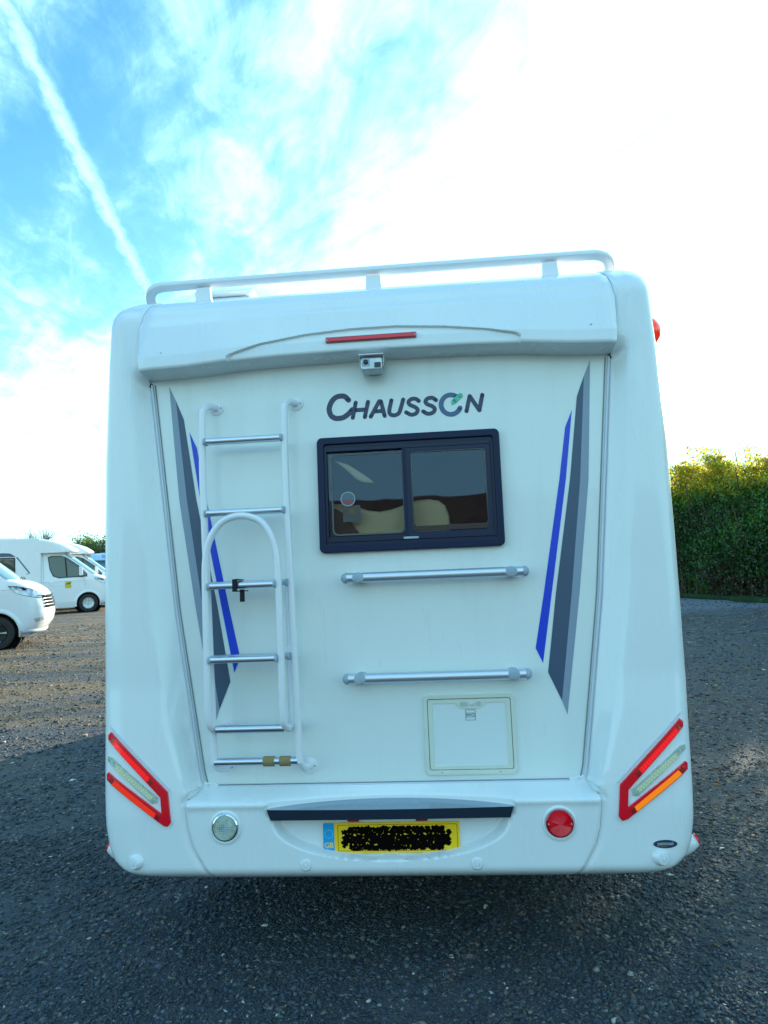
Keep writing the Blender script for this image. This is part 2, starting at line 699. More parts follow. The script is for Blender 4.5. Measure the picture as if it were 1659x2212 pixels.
# ---- lettering
LOGO = {
    'C': [[(-.1137, 2.2467), (-.1278, 2.2619), (-.1448, 2.2659), (-.1669, 2.2613), (-.1855, 2.2436), (-.1962, 2.2146), (-.1902, 2.1871), (-.1745, 2.1739), (-.1576, 2.1714), (-.138, 2.1742), (-.1182, 2.1863), (-.0991, 2.2048)]],
    'H': [[(-.084, 2.234), (-.0988, 2.1704)], [(-.0326, 2.2343), (-.048, 2.1708)], [(-.0885, 2.2022), (-.041, 2.2023)]],
    'A': [[(-.0233, 2.1708), (.0143, 2.2339), (.0211, 2.2334), (.0346, 2.1708)], [(-.0042, 2.1922), (.0272, 2.1923)]],
    'U': [[(.065, 2.2347), (.0547, 2.1921), (.0593, 2.1757), (.0754, 2.1708), (.0925, 2.1776), (.1009, 2.1942), (.1141, 2.2351)]],
    'S': [[(.1785, 2.2252), (.166, 2.2348), (.1482, 2.235), (.1362, 2.2239), (.141, 2.2114), (.1611, 2.2004), (.1721, 2.1884), (.1647, 2.1733), (.144, 2.1691), (.1243, 2.1806)]],
    'S2': [[(.2492, 2.2243), (.2354, 2.235), (.2171, 2.2336), (.2061, 2.2231), (.2113, 2.2105), (.2328, 2.1994), (.2427, 2.1871), (.2344, 2.173), (.2132, 2.1689), (.1946, 2.1798)]],
    'O': [[(.334, 2.2337), (.325, 2.2392), (.315, 2.2421), (.3045, 2.2423), (.2945, 2.2397), (.2854, 2.2345), (.278, 2.227), (.2727, 2.2179), (.27, 2.2076), (.2699, 2.1969), (.2726, 2.1865), (.2777, 2.1772), (.2851, 2.1696), (.294, 2.1641), (.3041, 2.1612), (.3144, 2.161), (.3245, 2.1636), (.3335, 2.1688), (.3409, 2.1762), (.3462, 2.1854)]],
    'N': [[(.3719, 2.1706), (.3879, 2.2329), (.4244, 2.1713), (.4396, 2.2345)]],
}


def strokev(pts, wd, y0, y1, curve=True, k=5):
    """flat rounded pen stroke in the xz plane"""
    P = [(p.x, p.z) for p in smooth_path([(x, 0, z) for x, z in pts], k)] if curve and len(pts) > 2 else list(pts)
    rows = []
    L = []
    R = []
    for i, (x, z) in enumerate(P):
        a = P[max(i - 1, 0)]
        b = P[min(i + 1, len(P) - 1)]
        d = math.hypot(b[0] - a[0], b[1] - a[1]) or 1
        nx, nz = -(b[1] - a[1]) / d, (b[0] - a[0]) / d
        L.append((x + nx * wd, z + nz * wd))
        R.append((x - nx * wd, z - nz * wd))
    n = len(P)
    parts = []
    for i in range(n - 1):
        parts.append(prismv([L[i], L[i + 1], R[i + 1], R[i]], y0, y1))
    for c in ([P[0], P[-1]] if curve else P):
        parts.append(prismv([(c[0] + wd * math.cos(t * math.pi / 8), c[1] + wd * math.sin(t * math.pi / 8)) for t in range(16)], y0, y1))
    return merge(parts)


k = 0
for ch, strokes in LOGO.items():
    curve = ch in ('C', 'U', 'S', 'S2', 'O')
    parts = []
    for q, st in enumerate(strokes):
        e = .0009 + .0003 * (q + k % 2)
        wd_ = .0110 if ch == 'C' else (.0100 if ch == 'O' else .0084)
        if curve:
            parts.append(strokev(st, wd_, -e, -.0002, True))
        else:
            for u_, (pa, pb) in enumerate(zip(st, st[1:])):
                parts.append(strokev([pa, pb], wd_, -e - .0002 * u_, -.0002, False))
    v, f = merge(parts)
    me = bpy.data.meshes.new('letter')
    me.from_pydata([tuple(p) for p in v], [], f)
    link('letter', me, INKO if ch == 'O' else INK, mh)
    k += 1
v, f = strokev([(.322, 2.213), (.350, 2.2372)], .0105, -.0022, -.0002, False)
mesh('logo_leaf', v, f, MINT, mh)
prism('logo_leaf_rim', [(.3105, 2.2065), (.3145, 2.1985), (.3335, 2.208), (.329, 2.2155)], -.0016, -.0002, MINT, mh)

# ---- top fascia
LIP = [(-.97, 2.389), (-.768, 2.394), (-.59, 2.408), (-.38, 2.416), (0, 2.420), (.38, 2.414), (.59, 2.406), (.80, 2.388), (.97, 2.380)]
ARCH = [(-.595, 2.30), (-.594, 2.422), (-.583, 2.432), (-.57, 2.438), (-.457, 2.472), (-.265, 2.503), (-.075, 2.516), (.112, 2.514), (.297, 2.497), (.461, 2.472), (.565, 2.449), (.583, 2.442), (.594, 2.43), (.595, 2.30)]


def fas_y(x, z):
    lz = itp(x, LIP)
    t = (z - lz)
    y = itp(t, [(0, -.123), (.003, -.127), (.012, -.129), (.05, -.128), (.19, -.078), (.215, -.062), (.255, -.045), (.295, -.012), (.33, .045), (.35, .095), (.362, .14)])
    if abs(x) < .595:
        d = itp(x, ARCH) - z
        d2 = min(d, (.596 - abs(x)) * 1.5)
        u = max(0., min(1., d2 / .006))
        y += .013 * u * u * (3 - 2 * u)
    e = max(0, (abs(x) - .93) / .045)
    return y + .012 * min(e, 1) ** 2


XS = levels(-.93, .93, 250)
ed = [-.984, -.978, -.97, -.955, -.942]
XS = ed + XS + [-x for x in ed[::-1]]
TT = [0, .004, .010, .016, .022] + levels(.026, .15, 44) + levels(.158, .335, 26) + [.342, .349, .354, .358, .362]
rows = []
for t in TT:
    row = []
    for x in XS:
        z = itp(x, LIP) + t * (2.775 - itp(x, LIP)) / .362
        lim = xi(max(z, 2.37)) - .002
        xx = max(-lim, min(lim, x))
        tt = z
        row.append((xx, fas_y(x, itp(x, LIP) + t), z))
    rows.append(row)
under = []
for q in (0, .5, 1):
    under.append([(max(-.963, min(.963, x)), fas_y(x, itp(x, LIP)) * q + .004 * (1 - q), itp(x, LIP) - .012 * (1 - q)) for x in XS])
v, f = gridv(under + rows)
n = len(v)
nc = len(XS)
for side in (0, nc - 1):      # close the ends against the pillars
    col = [i * nc + side for i in range(len(under) + len(rows))]
    v2 = [(v[i][0], max(v[i][1] + .07, .05), v[i][2]) for i in col]
    base = len(v)
    v += v2
    for i in range(len(col) - 1):
        f.append((col[i], col[i + 1], base + i + 1, base + i))
fascia = mesh('roof_fascia', v, f, GRP, mh, sharp=38)
for s in (-1, 1):
    lathe('fascia_plug', [(.004, 0), (.004, .003), (.002, .004)], TRIM, fascia, (s * .87, -.122, 2.46), n=10)

bl = prism('brake_light', rrect(-.184, .184, 2.4555, 2.4775, .005, 4), -.125, -.10, REDD, mh, .002)
prism('brake_lens', rrect(-.172, .172, 2.4590, 2.4740, .003, 3), -.1275, -.1245, RED, bl, .001)
for s in (-1, 1):
    lathe('screw', [(.0028, 0), (.002, .0015)], TRIM, bl, (s * .178, -.125, 2.4665), n=8)

# ---- roof rail
half = [(1.045, .46, 2.765), (1.045, .30, 2.790), (1.035, .19, 2.812), (1.010, .125, 2.832), (.965, .102, 2.842), (.90, .10, 2.8435)]
pth = [(-x, y, z) for x, y, z in half] + [(x, .10, 2.8435 + .002 * (1 - (x / .9) ** 2)) for x in levels(-.75, .75, 10)] + half[::-1]
v, f = tubev(smooth_path(pth, 4), .02, 16, True, (.014, .0225))
rail = mesh('roof_rail', v, f, TUBE, mh, sharp=60)
for x in (-.76, .001, .762):
    prism('rail_bracket', [(x - .035, 2.758), (x + .037, 2.758), (x + .031, 2.824), (x - .031, 2.824)], .088, .115, TUBE, rail, .004)

# ---- body behind
BX = 1.128
prof = [(-BX, .46)] + [(-BX, 2.60), (-1.115, 2.68), (-1.08, 2.735), (-1.02, 2.76), (-.5, 2.772), (0, 2.776), (.5, 2.772), (1.02, 2.76), (1.08, 2.735), (1.115, 2.68), (BX, 2.60)] + [(BX, .46)]
rows = [[(x, y, z) for x, z in prof] for y in (.14, 1.2, 3, 5.4)]
rows += [[(x * .97, 6.0, z * .93 + .1 if z > 1 else z) for x, z in prof], [(x * .9, 6.3, z * .78 + .1 if z > 1 else z) for x, z in prof]]
v, f = gridv(rows)
f.append(tuple(range(len(v) - len(prof), len(v))))
mesh('body_shell', v, f, GRP, mh, sharp=40)
box('underbody', -1.05, 1.05, .15, 5.8, .44, .56, UNDER, mh)
box('chassis_member', -.48, -.38, .10, 5.6, .33, .44, UNDER, mh)
box('chassis_member', .38, .48, .10, 5.6, .33, .44, UNDER, mh)
# cab: windscreen and bonnet ahead of the body
rows = []
for y, zt_, hw in ((5.7, 2.3, 1.05), (6.1, 2.25, 1.04), (6.9, 1.72, 1.03), (7.3, 1.55, 1.0), (7.55, 1.35, .92), (7.62, 1.1, .88)):
    rows.append([(-hw, y, .62), (-hw, y, zt_ - .12), (-hw + .12, y, zt_), (hw - .12, y, zt_), (hw, y, zt_ - .12), (hw, y, .62)])
v, f = gridv(rows)
f.append(tuple(range(len(v) - 6, len(v))))
mesh('cab', v, f, GRP, mh, sharp=35)


def wheel_main(x, y, z):
    r = .35
    t = lathe('wheel', [(.20, 0), (.31, 0), (r - .01, .02), (r, .05), (r, .17), (r - .01, .20), (.31, .22), (.20, .22)], TYRE, mh, (x - .11, y, z), (1, 0, 0), 32)
    lathe('wheel_rim', [(.20, .01), (.20, .21), (.18, .215), (.17, .15), (.04, .13), (.03, .0)], SILV, t, (x - .11, y, z), (1, 0, 0), 24)


for s in (-1, 1):
    wheel_main(s * .93, 1.75, .35 + 1.75 * .0419)
    wheel_main(s * .93, 5.95, .35 + 5.95 * .0419)
tube('rear_axle', [(-.9, 1.75, .42), (.9, 1.75, .42)], .05, UNDER, mh, 10)
sky_v = mesh('roof_vent', *merge([boxv(-.875, -.625, .36, .72, 2.755, 2.895)]), TRIM, mh, bevel=.02)
mesh('vent_lid', *boxv(-.89, -.60, .34, .74, 2.895, 2.922), GRP, sky_v, bevel=.012)

# marker lamps on the flanks
for s in (-1, 1):
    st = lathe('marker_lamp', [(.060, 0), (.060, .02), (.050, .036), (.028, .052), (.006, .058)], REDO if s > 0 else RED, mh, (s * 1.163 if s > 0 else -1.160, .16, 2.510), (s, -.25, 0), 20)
    lathe('marker_base', [(.050, -.06), (.056, -.01), (.064, .004), (.05, .008)], GRP, st, (s * 1.166, .16, 2.510), (s, -.25, 0), 20)
    lathe('marker_cap', [(.045, 0), (.045, .02), (.034, .033), (.01, .04)], CLEARL, st, (s * 1.158, .20, 2.612), (s, 0, 0), 16)
    c = lathe('side_reflector_stalk', [(.036, -.02), (.033, .01), (.026, .03), (.020, .042)], GRP, mh, (s * 1.118, .03, .448), (s, -.1, .45), 18)
    lathe('stalk_lens', [(.022, 0), (.020, .006), (.006, .010)], RED, c, (s * 1.118 + s * .036, .026, .468), (s, -.1, .45), 16)

# ---- centre bumper
BS = [(.37, .675), (.400, .695), (.44, .722), (.473, .741), (.50, .757), (.56, .775), (.62, .784), (.660, .785), (.669, .783), (.685, .768), (.703, .748), (.712, .742)]


def ridge(x):
    if abs(x) > .47:
        return -.120
    return -.120 + .082 * (1 - (x / .47) ** 2) ** .8


def dish(x, z):
    if z > .606:
        e = (abs(x) / .452) ** 2.2
    else:
        e = (abs(x) / .452) ** 2.2 + ((.606 - z) / .156) ** 2.3
    u = max(0., min(1., (1 - e) / .16))
    return .050 * u * u * (3 - 2 * u)


ZF = [.664, .660, .655, .650, .645, .640, .630, .620, .610, .604] + levels(.600, .440, 40) + [.436, .43, .424, .418, .412, .407, .402, .396, .390, .384, .378, .373, .370]
fr = sorted(set([round(x, 5) for x in levels(-1, 1, 220)]))
rows = []
for z, yf in ((.7035, lambda x: .004), (.701, lambda x: -.004), (.697, lambda x: -.012), (.685, lambda x: ridge(x) * .45), (.674, lambda x: ridge(x) * .82), (.669, lambda x: ridge(x) * .95)):
    b = itp(z, BS) - .0015
    rows.append([(b * t, yf(b * t), z) for t in fr])
for z in ZF:
    b = itp(z, BS) - .0015
    row = []
    for t in fr:
        x = b * t
        y = ridge(x) if z >= .606 else -.120
        if z >= .606 and abs(x) < .47:
            y = max(y, -.120 + dish(x, .606) * 0)
        if z < .606:
            y = -.120 + dish(x, z)
        elif z < .64 and abs(x) < .452:
            y = max(y, -.120 + dish(x, .606))
        y -= .006 * math.exp(-((z - .655) / .012) ** 2) if abs(x) > .47 else 0
        e = max(0, (abs(t) - .985) / .015)
        row.append((x, y + endy(z) + .008 * e * e, z))
    rows.append(row)
b = .69
rows.append([(b * t, .10, .369) for t in fr])
v, f = gridv(rows)
bump = mesh('rear_bumper', v, f, GRP, mh, sharp=45)
# corner fillets between the seam trims and the bumper
for s in (-1, 1):
    prism('bumper_ear', [(s * .750, .722), (s * .735, .716), (s * .690, .706), (s * .690, .695), (s * .755, .695)], -.0075, .002, GRP, bump, .003)
    lathe('screw', [(.004, 0), (.003, .002)], TRIM, bump, (s * .728, -.0075, .707), n=8)

# smoked visor over the number plate
XV = levels(-.463, .463, 60)
topb = [(x, min(ridge(x) - .004, -.124), .643) for x in XV]
topf = [(x, -.134 - .004 * (1 - (x / .463) ** 2), .6435 - .003 * (1 - (x / .463) ** 2)) for x in XV]


def vx(x): return x * .972


botf = [(vx(x), -.131 - .004 * (1 - (x / .463) ** 2), .6035) for x in XV]
botb = [(vx(x), -.10, .6035) for x in XV]
v, f = gridv([topf, botf, botb])
n = len(v)
f += [(0, 61, 122), (60, 121, 182)]
mesh('plate_visor', v, f, VISOR, mh, sharp=30)
v, f = gridv([[(x, ridge(x) * 1.0 + .002, .6425 + .012 * (1 - (x / .463) ** 2)) for x in XV], topf])
mesh('visor_top', v, f, VISORT, mh, sharp=40)

# number plate
plate = prism('number_plate', rrect(-.260, .260, .4645, .5755, .006, 3), -.0775, -.069, YEL, mh, .001)
prism('euro_band', rrect(-.2595, -.2165, .465, .575, .005, 3), -.0782, -.0776, EUB, plate)
parts = []
for k in range(12):
    a = math.radians(30 * k)
    cx, cz = -.238 + .0155 * math.cos(a), .535 + .0155 * math.sin(a)
    parts.append(prismv([(cx + (.0024 if q % 2 == 0 else .001) * math.sin(q * math.pi / 5), cz + (.0024 if q % 2 == 0 else .001) * math.cos(q * math.pi / 5)) for q in range(10)], -.0786, -.0783))
mesh('star_ring', *merge(parts), material('star_pale', (.35, .85, .95), .4), plate)
mesh('plate_letters', *textv('GB', .027, (-.238, -.0784, .4935), bold=.0006), material('plate_gold', (.95, .62, .12), .4), plate)
mesh('plate_border', *framev(rrect(-.203, .252, .472, .568, .006, 3), rrect(-.2015, .2505, .4735, .5665, .005, 3), -.0782, -.0776), REDD, plate)
rnd = random.Random(5)
# redaction blotting out the characters, added as many ragged black blobs
cov = []
for k in range(1500):
    x = rnd.uniform(-.185, .225)
    z = rnd.uniform(.478, .558)
    if abs(x - .02) > .18 and abs(z - .518) > .028:
        continue
    if rnd.random() < .80 and (.528 < z < .537 or .491 < z < .495):
        continue
    r = rnd.uniform(.0035, .0080)
    m_ = 9
    cov.append(prismv([(x + r * rnd.uniform(.6, 1.25) * math.cos(2 * math.pi * q / m_), z + r * rnd.uniform(.6, 1.25) * math.sin(2 * math.pi * q / m_)) for q in range(m_)], -.0784 - k * 1e-6, -.0776))
v, f = merge(cov)
me = bpy.data.meshes.new('redaction_patch')
me.from_pydata([tuple(p) for p in v], [], f)
link('redaction_patch', me, PLK, plate)
for x in (-.14, .12):
    prism('plate_lamp', [(x - .022, .583), (x + .022, .583), (x + .026, .604), (x - .026, .604)], -.095, -.065, REDD, plate, .003)

# round lamps in the bumper
for s, nm in ((-1, 'reversing_lamp'), (1, 'fog_lamp')):
    lens = CLEARL if s < 0 else RED
    base = lathe(nm, [(.062, -.01), (.062, .004), (.056, .006), (.054, .002), (.050, .002)], GRP, mh, (s * .628, -.120, .578), n=40)
    lathe('lamp_ring', [(.0505, 0), (.0505, .006), (.046, .009), (.045, .004)], CHROME if s < 0 else REDD, base, (s * .628, -.120, .578), n=40)
    lpf = [(.0455, 0), (.0455, .007)]
    for k in range(12):
        rr0 = .0440 * (1 - k / 12)
        hh = .0085 + .0125 * math.sqrt(max(0, 1 - (rr0 / .0455) ** 2))
        lpf += [(rr0, hh), (rr0 - .0020, hh - .0011)]
    lathe('lamp_lens', lpf, lens, base, (s * .628, -.120, .578), n=40, sharp=25)
    if s < 0:
        pr = []
        for i in range(-4, 5):
            for j in range(-5, 3):
                if (i * .008) ** 2 + (j * .007) ** 2 < .034 ** 2:
                    pr.append(boxv(s * .628 + i * .008 - .0032, s * .628 + i * .008 + .0032, -.1415 + 6 * ((i * .008) ** 2 + (j * .007) ** 2), -.128, .578 + j * .007 - .0028, .578 + j * .007 + .0028))
        mesh('lens_prisms', *merge(pr), LAMPG, base, bevel=.0008)
    for q in (-1, 1):
        lathe('screw', [(.003, 0), (.002, .002)], TRIM, base, (s * .628 + q * .041, -.132, .578), n=8)

# parking sensors
for x, z in ((-.989, .452), (-.320, .438), (.320, .438), (.989, .452)):
    outer = abs(x) > .5
    y0 = pillar_y(abs(x), z) if outer else -.120 + endy(z)
    sg = math.copysign(1, x)
    if outer:
        org = (x - sg * .012, y0 + .022, z)
        ax = (sg * .35, -1, 0)
        pr = [(.040, -.01), (.033, .012), (.026, .032), (.022, .038), (.012, .040)]
    else:
        org = (x, y0 + .004, z)
        ax = (0, -1, 0)
        pr = [(.024, -.004), (.023, .003), (.018, .009), (.011, .010)]
    p = lathe('parking_sensor', pr, GRP, mh, org, ax, 24)
    a3 = Vector(ax).normalized()
    o3 = Vector(org) + a3 * pr[-1][1]
    lathe('sensor_disc', [(.0098, -.001), (.0098, .0005), (.0085, .0007), (.008, -.0004)], TRIM, p, o3, ax, 20)
    lathe('sensor_face', [(.0074, -.001), (.0074, .0012), (.005, .0018)], TUBE, p, o3, ax, 16)


# ---- tail lamp clusters laid on the pillar skin
def on_pillar(poly, s, e0, e1, sub=3):
    """polygon (x,z) draped on the pillar: prism between offsets e0 (inner) and e1 (outer)"""
    bm = bmesh.new()
    vs_ = [bm.verts.new((x, 0, z)) for x, z in poly]
    fc = bm.faces.new(vs_)
    fc.normal_update()
    bmesh.ops.triangulate(bm, faces=[fc])
    for _ in range(sub):
        long = [e for e in bm.edges if e.calc_length() > .022]
        if not long:
            break
        bmesh.ops.subdivide_edges(bm, edges=long, cuts=1)
        bmesh.ops.triangulate(bm, faces=[q for q in bm.faces if len(q.verts) > 3])
    ret = bmesh.ops.extrude_face_region(bm, geom=list(bm.faces))
    top = [g for g in ret['geom'] if isinstance(g, bmesh.types.BMVert)]
    tops = set(top)
    for vv in bm.verts:
        x, z = vv.co.x, vv.co.z
        vv.co = (s * x, pillar_y(min(x, xo(z) - .002), z) - (e1 if vv in tops else e0), z)
    bm.normal_update()
    bm.verts.index_update()
    v = [tuple(q.co) for q in bm.verts]
    f = [tuple(w_.index for w_ in q.verts) for q in bm.faces]
    bm.free()
    return v, f


CHEV = [(1.0963, .9371), (1.1085, .9263), (1.1069, .9069), (.8851, .6909), (.8781, .6306), (1.1012, .7856), (1.1094, .7776), (1.1077, .7559), (.8724, .5879), (.8537, .583), (.8417, .5986), (.8561, .7096)]
ORNG = [(.9005, .6322), (1.0701, .756), (1.0821, .7419), (.9084, .6167)]
LEDR = [(.929, .7625), (1.0769, .9034), (1.088, .8927), (.9391, .7491)]
REV = [(1.0847, .8379), (1.1061, .8453), (1.109, .8296), (.9174, .6671), (.8984, .6716), (.8982, .6907)]
POCK = [(1.1112, .9643), (1.1175, .9339), (1.1052, .7518), (.8717, .5752), (.8503, .5698), (.8327, .5961), (.8441, .7149)]
REVL = [(1.065, .815), (1.078, .802), (.925, .680), (.912, .693)]
for s in (-1, 1):
    cl_ = mesh('tail_lamp', *on_pillar(POCK, s, -.004, .0015), GRP, mh, sharp=30)
    m = mesh('lamp_gasket', *on_pillar([(1.1, .958), (.846, .7165), (.8485, .712), (1.1005, .951)], s, 0, .004), TRIM, cl_)
    mesh('red_chevron', *on_pillar(CHEV, s, 0, .009), REDD if False else RED, cl_, bevel=.0015)
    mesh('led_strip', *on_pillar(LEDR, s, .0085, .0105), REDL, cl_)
    parts = []
    for k in range(16):     # the dark ribs between the diodes
        t = (k + .5) / 16
        ax_, az_ = LEDR[0][0] + (LEDR[1][0] - LEDR[0][0]) * t, LEDR[0][1] + (LEDR[1][1] - LEDR[0][1]) * t
        bx_, bz_ = LEDR[3][0] + (LEDR[2][0] - LEDR[3][0]) * t, LEDR[3][1] + (LEDR[2][1] - LEDR[3][1]) * t
        parts.append(on_pillar([(ax_ - .0009, az_), (ax_ + .0009, az_), (bx_ + .0009, bz_), (bx_ - .0009, bz_)], s, .0103, .0112, 0))
    mesh('led_ribs', *merge(parts), REDD, cl_)
    for t0, t1 in ((-.10, -.005), (1.005, 1.07)):
        q = [(LEDR[0][0] + (LEDR[1][0] - LEDR[0][0]) * t, LEDR[0][1] + (LEDR[1][1] - LEDR[0][1]) * t) for t in (t0, t1)] + [(LEDR[3][0] + (LEDR[2][0] - LEDR[3][0]) * t, LEDR[3][1] + (LEDR[2][1] - LEDR[3][1]) * t) for t in (t1, t0)]
        mesh('lamp_end', *on_pillar(q, s, .0085, .0100), REDD, cl_)
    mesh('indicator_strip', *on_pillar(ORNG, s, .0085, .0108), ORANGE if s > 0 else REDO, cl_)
    for t0, t1 in ((-.09, -.01), (1.01, 1.09)):
        q = [(ORNG[0][0] + (ORNG[1][0] - ORNG[0][0]) * t, ORNG[0][1] + (ORNG[1][1] - ORNG[0][1]) * t) for t in (t0, t1)] + [(ORNG[3][0] + (ORNG[2][0] - ORNG[3][0]) * t, ORNG[3][1] + (ORNG[2][1] - ORNG[3][1]) * t) for t in (t1, t0)]
        mesh('lamp_end', *on_pillar(q, s, .0085, .0100), REDD, cl_)
    rv = mesh('reversing_strip', *on_pillar(REV, s, 0, .006), CLEARL, cl_, bevel=.001)
    rv['label'] = 'clear strip of pale yellow diodes'
    mesh('led_board', *on_pillar(REVL, s, .0055, .0072), LEDY, cl_)
    parts = []
    for k in range(14):
        for wv in (.28, .72):
            t = (k + .5 + (.25 if wv > .5 else 0)) / 14.5
            x = (REVL[0][0] * t + REVL[3][0] * (1 - t)) * (1 - wv) + (REVL[1][0] * t + REVL[2][0] * (1 - t)) * wv
            z = (REVL[0][1] * t + REVL[3][1] * (1 - t)) * (1 - wv) + (REVL[1][1] * t + REVL[2][1] * (1 - t)) * wv
            y = pillar_y(x, z) - .0085
            parts.append(boxv(s * x - .0016, s * x + .0016, y, y + .002, z - .0016, z + .0016))
    mesh('led_diodes', *merge(parts), LEDP, cl_)
    for (x, z) in ((1.078, .822), (.912, .678)):
        lathe('screw', [(.0045, 0), (.003, .003)], GREYP, cl_, (s * x, pillar_y(x, z) - .006, z), n=10)

# oval badge on the right corner
bx0, bz0 = 1.002, .4985
v, f = on_pillar([(bx0 + .043 * math.cos(math.radians(a)), bz0 + .0145 * math.sin(math.radians(a))) for a in range(0, 360, 12)], 1, 0, .0015, 3)
bd = mesh('oval_badge', v, f, INK, mh)
tv, tf = textv('paintseal', .0165, (0, 0, 0), bold=.0004)
tv = [(bx0 + p[0], pillar_y(bx0 + p[0], bz0 + p[2]) - .0020 + p[1], bz0 + p[2] + .002) for p in tv]
mesh('badge_letters', tv, tf, material('badge_pale', (.35, .42, .36), .5), bd)
v, f = on_pillar([(bx0 - .018, bz0 - .0085), (bx0 + .002, bz0 - .0085), (bx0 + .002, bz0 - .0070), (bx0 - .018, bz0 - .0070)], 1, .0012, .0022, 0)
mesh('badge_rule', v, f, TAN, bd)

# ---- window
win = frame('window', (-.250, .497, 1.6115, 2.0875), (-.222, .470, 1.641, 2.058), .022, .012, -.026, .004, FRAME, mh, .004)
frame('window_liner', (-.228, .476, 1.635, 2.064), (-.212, .459, 1.655, 2.045), .012, .008, -.014, .02, FRAME2, win, .0015)
box('window_track', -.214, .461, -.016, .006, 2.028, 2.047, FRAME2, win, .002)
box('window_sill_rail', -.214, .461, -.018, .006, 1.653, 1.674, FRAME2, win, .002)
# left pane
lp = prism('fixed_pane', rrect(-.212, .110, 1.672, 2.030, .006), .0055, .009, PANE, win)
frame('pane_border', (-.213, .111, 1.671, 2.031), (-.196, .100, 1.684, 2.018), .006, .022, .0095, .0125, FRAME2, win, 0)
frame('pane_bead', (-.198, .102, 1.682, 2.020), (-.192, .096, 1.688, 2.014), .022, .020, .003, .0055, material('bead_grey', (.09, .12, .12), .35), win, 0)
# right sliding sash
sash = frame('sliding_sash', (.104, .459, 1.668, 2.034), (.136, .436, 1.683, 2.011), .006, .014, -.014, .004, FRAME2, win, .003)
prism('sash_pane', rrect(.130, .442, 1.680, 2.015, .014), -.008, -.004, PANE, sash)
frame('sash_bead', (.134, .438, 1.685, 2.013), (.1385, .4335, 1.7065, 2.0085), .014, .013, -.0095, -.0125, material('bead_black', (.02, .025, .03), .12, spec=.8), sash, .001)
box('sash_stile', .100, .112, -.019, .004, 1.668, 2.034, FRAME, win, .002)
prism('window_latch', rrect(.093, .155, 1.6555, 1.6645, .004, 3), -.0225, -.017, GREYP, win, .001)
# stickers inside the left pane
st_c = (-.131, 1.832)
stk = lathe('round_sticker', [(.030, 0), (.030, .0006)], material('sticker_blue', (.10, .16, .20), .5), win, (st_c[0], .0052, st_c[1]), n=32, sharp=None)
prism('sticker_red', [(st_c[0] + .025 * math.cos(math.radians(a)), st_c[1] - .003 + .021 * math.sin(math.radians(a))) for a in range(180, 361, 12)], .0040, .0045, material('sticker_red', (.30, .07, .09), .5), stk)
mesh('sticker_ring', *framev([(st_c[0] + .0305 * math.cos(math.radians(a)), st_c[1] + .0305 * math.sin(math.radians(a))) for a in range(0, 360, 12)],
                             [(st_c[0] + .027 * math.cos(math.radians(a)), st_c[1] + .027 * math.sin(math.radians(a))) for a in range(0, 360, 12)], .0039, .0045), material('sticker_pale', (.35, .42, .42), .5), stk)
sq = prism('square_sticker', [(-.155, 1.738), (-.082, 1.738), (-.082, 1.806), (-.155, 1.806)], .0130, .0138, material('sticker_sky', (.24, .28, .28), .6), win)
prism('sticker_sun', [(-.118 + .013 * math.cos(math.radians(a)), 1.782 + .013 * math.sin(math.radians(a))) for a in range(0, 360, 20)], .0122, .0128, material('sticker_yellow', (.50, .38, .12), .6), sq)
# things seen through the glass
v, f = boxv(-.60, .80, .05, 1.3, 1.45, 2.25)
f = [q for q in f if q != (0, 4, 5, 1)]
mesh('cabin_lining', v, f, INTR, mh)
cpoly = [(-.30, 1.64), (-.30, 1.828), (-.235, 1.826), (-.17, 1.824), (-.105, 1.808), (-.055, 1.79), (-.01, 1.783), (.04, 1.79), (.09, 1.805), (.14, 1.822), (.20, 1.826), (.24, 1.818), (.268, 1.795), (.282, 1.75), (.285, 1.64)]
prism('cream_cushion', cpoly, .075, .35, CUSH, mh, .02, 4)
prism('cushion_blanket', [(-.225, 1.60), (-.225, 1.795), (-.19, 1.80), (-.155, 1.775), (-.115, 1.72), (-.07, 1.66), (-.07, 1.60)], .045, .070, INTR, mh, .006)
cp = smooth_path([(-.185, .05, 2.00), (-.14, .06, 1.97), (-.09, .07, 1.93), (-.03, .075, 1.905)], 6)
parts = []
rows = []
for i, p in enumerate(cp):
    h = .004 + .022 * math.sin(math.pi * (i / (len(cp) - 1)) ** 1.4)
    rows.append([(p.x, p.y, p.z - h * .5), (p.x, p.y - .012, p.z), (p.x, p.y, p.z + h)])
v, f = gridv(rows)
mesh('curtain_fold', v, f, CUSH, mh, smooth=True)

# ---- reversing camera
rc = prism('reversing_camera', rrect(-.046, .042, 2.334, 2.386, .011, 4), -.115, -.045, SILV, mh, .006)
box('camera_bracket', -.030, .030, -.05, .0, 2.345, 2.400, SILV, rc, .004)
prism('camera_hood', [(-.052, 2.394), (.048, 2.394), (.048, 2.399), (-.052, 2.399)], -.125, -.02, TUBE, rc, .002)
for s in (-1, 1):
    box('hood_cheek', -.002 + s * .047 - .0015, -.002 + s * .047 + .0015, -.10, -.03, 2.352, 2.395, SILV, rc, .001)
prism('camera_window', rrect(-.041, -.008, 2.350, 2.384, .004, 3), -.1165, -.114, GREYP, rc)
lathe('camera_lens', [(.010, 0), (.010, .004), (.007, .005), (.002, .0055)], BLK, rc, (-.0245, -.1165, 2.367), n=20)
for a in range(45, 405, 60):
    lathe('infrared_diode', [(.0016, 0), (.001, .001)], CHROME, rc, (-.0245 + .0135 * math.cos(math.radians(a)), -.1165, 2.367 + .0135 * math.sin(math.radians(a))), n=8)
prism('second_lens', rrect(.010, .036, 2.343, 2.364, .002, 2), -.1175, -.114, BLK, rc)

# ---- ladder
lad = empty('ladder')
lad.parent = mh


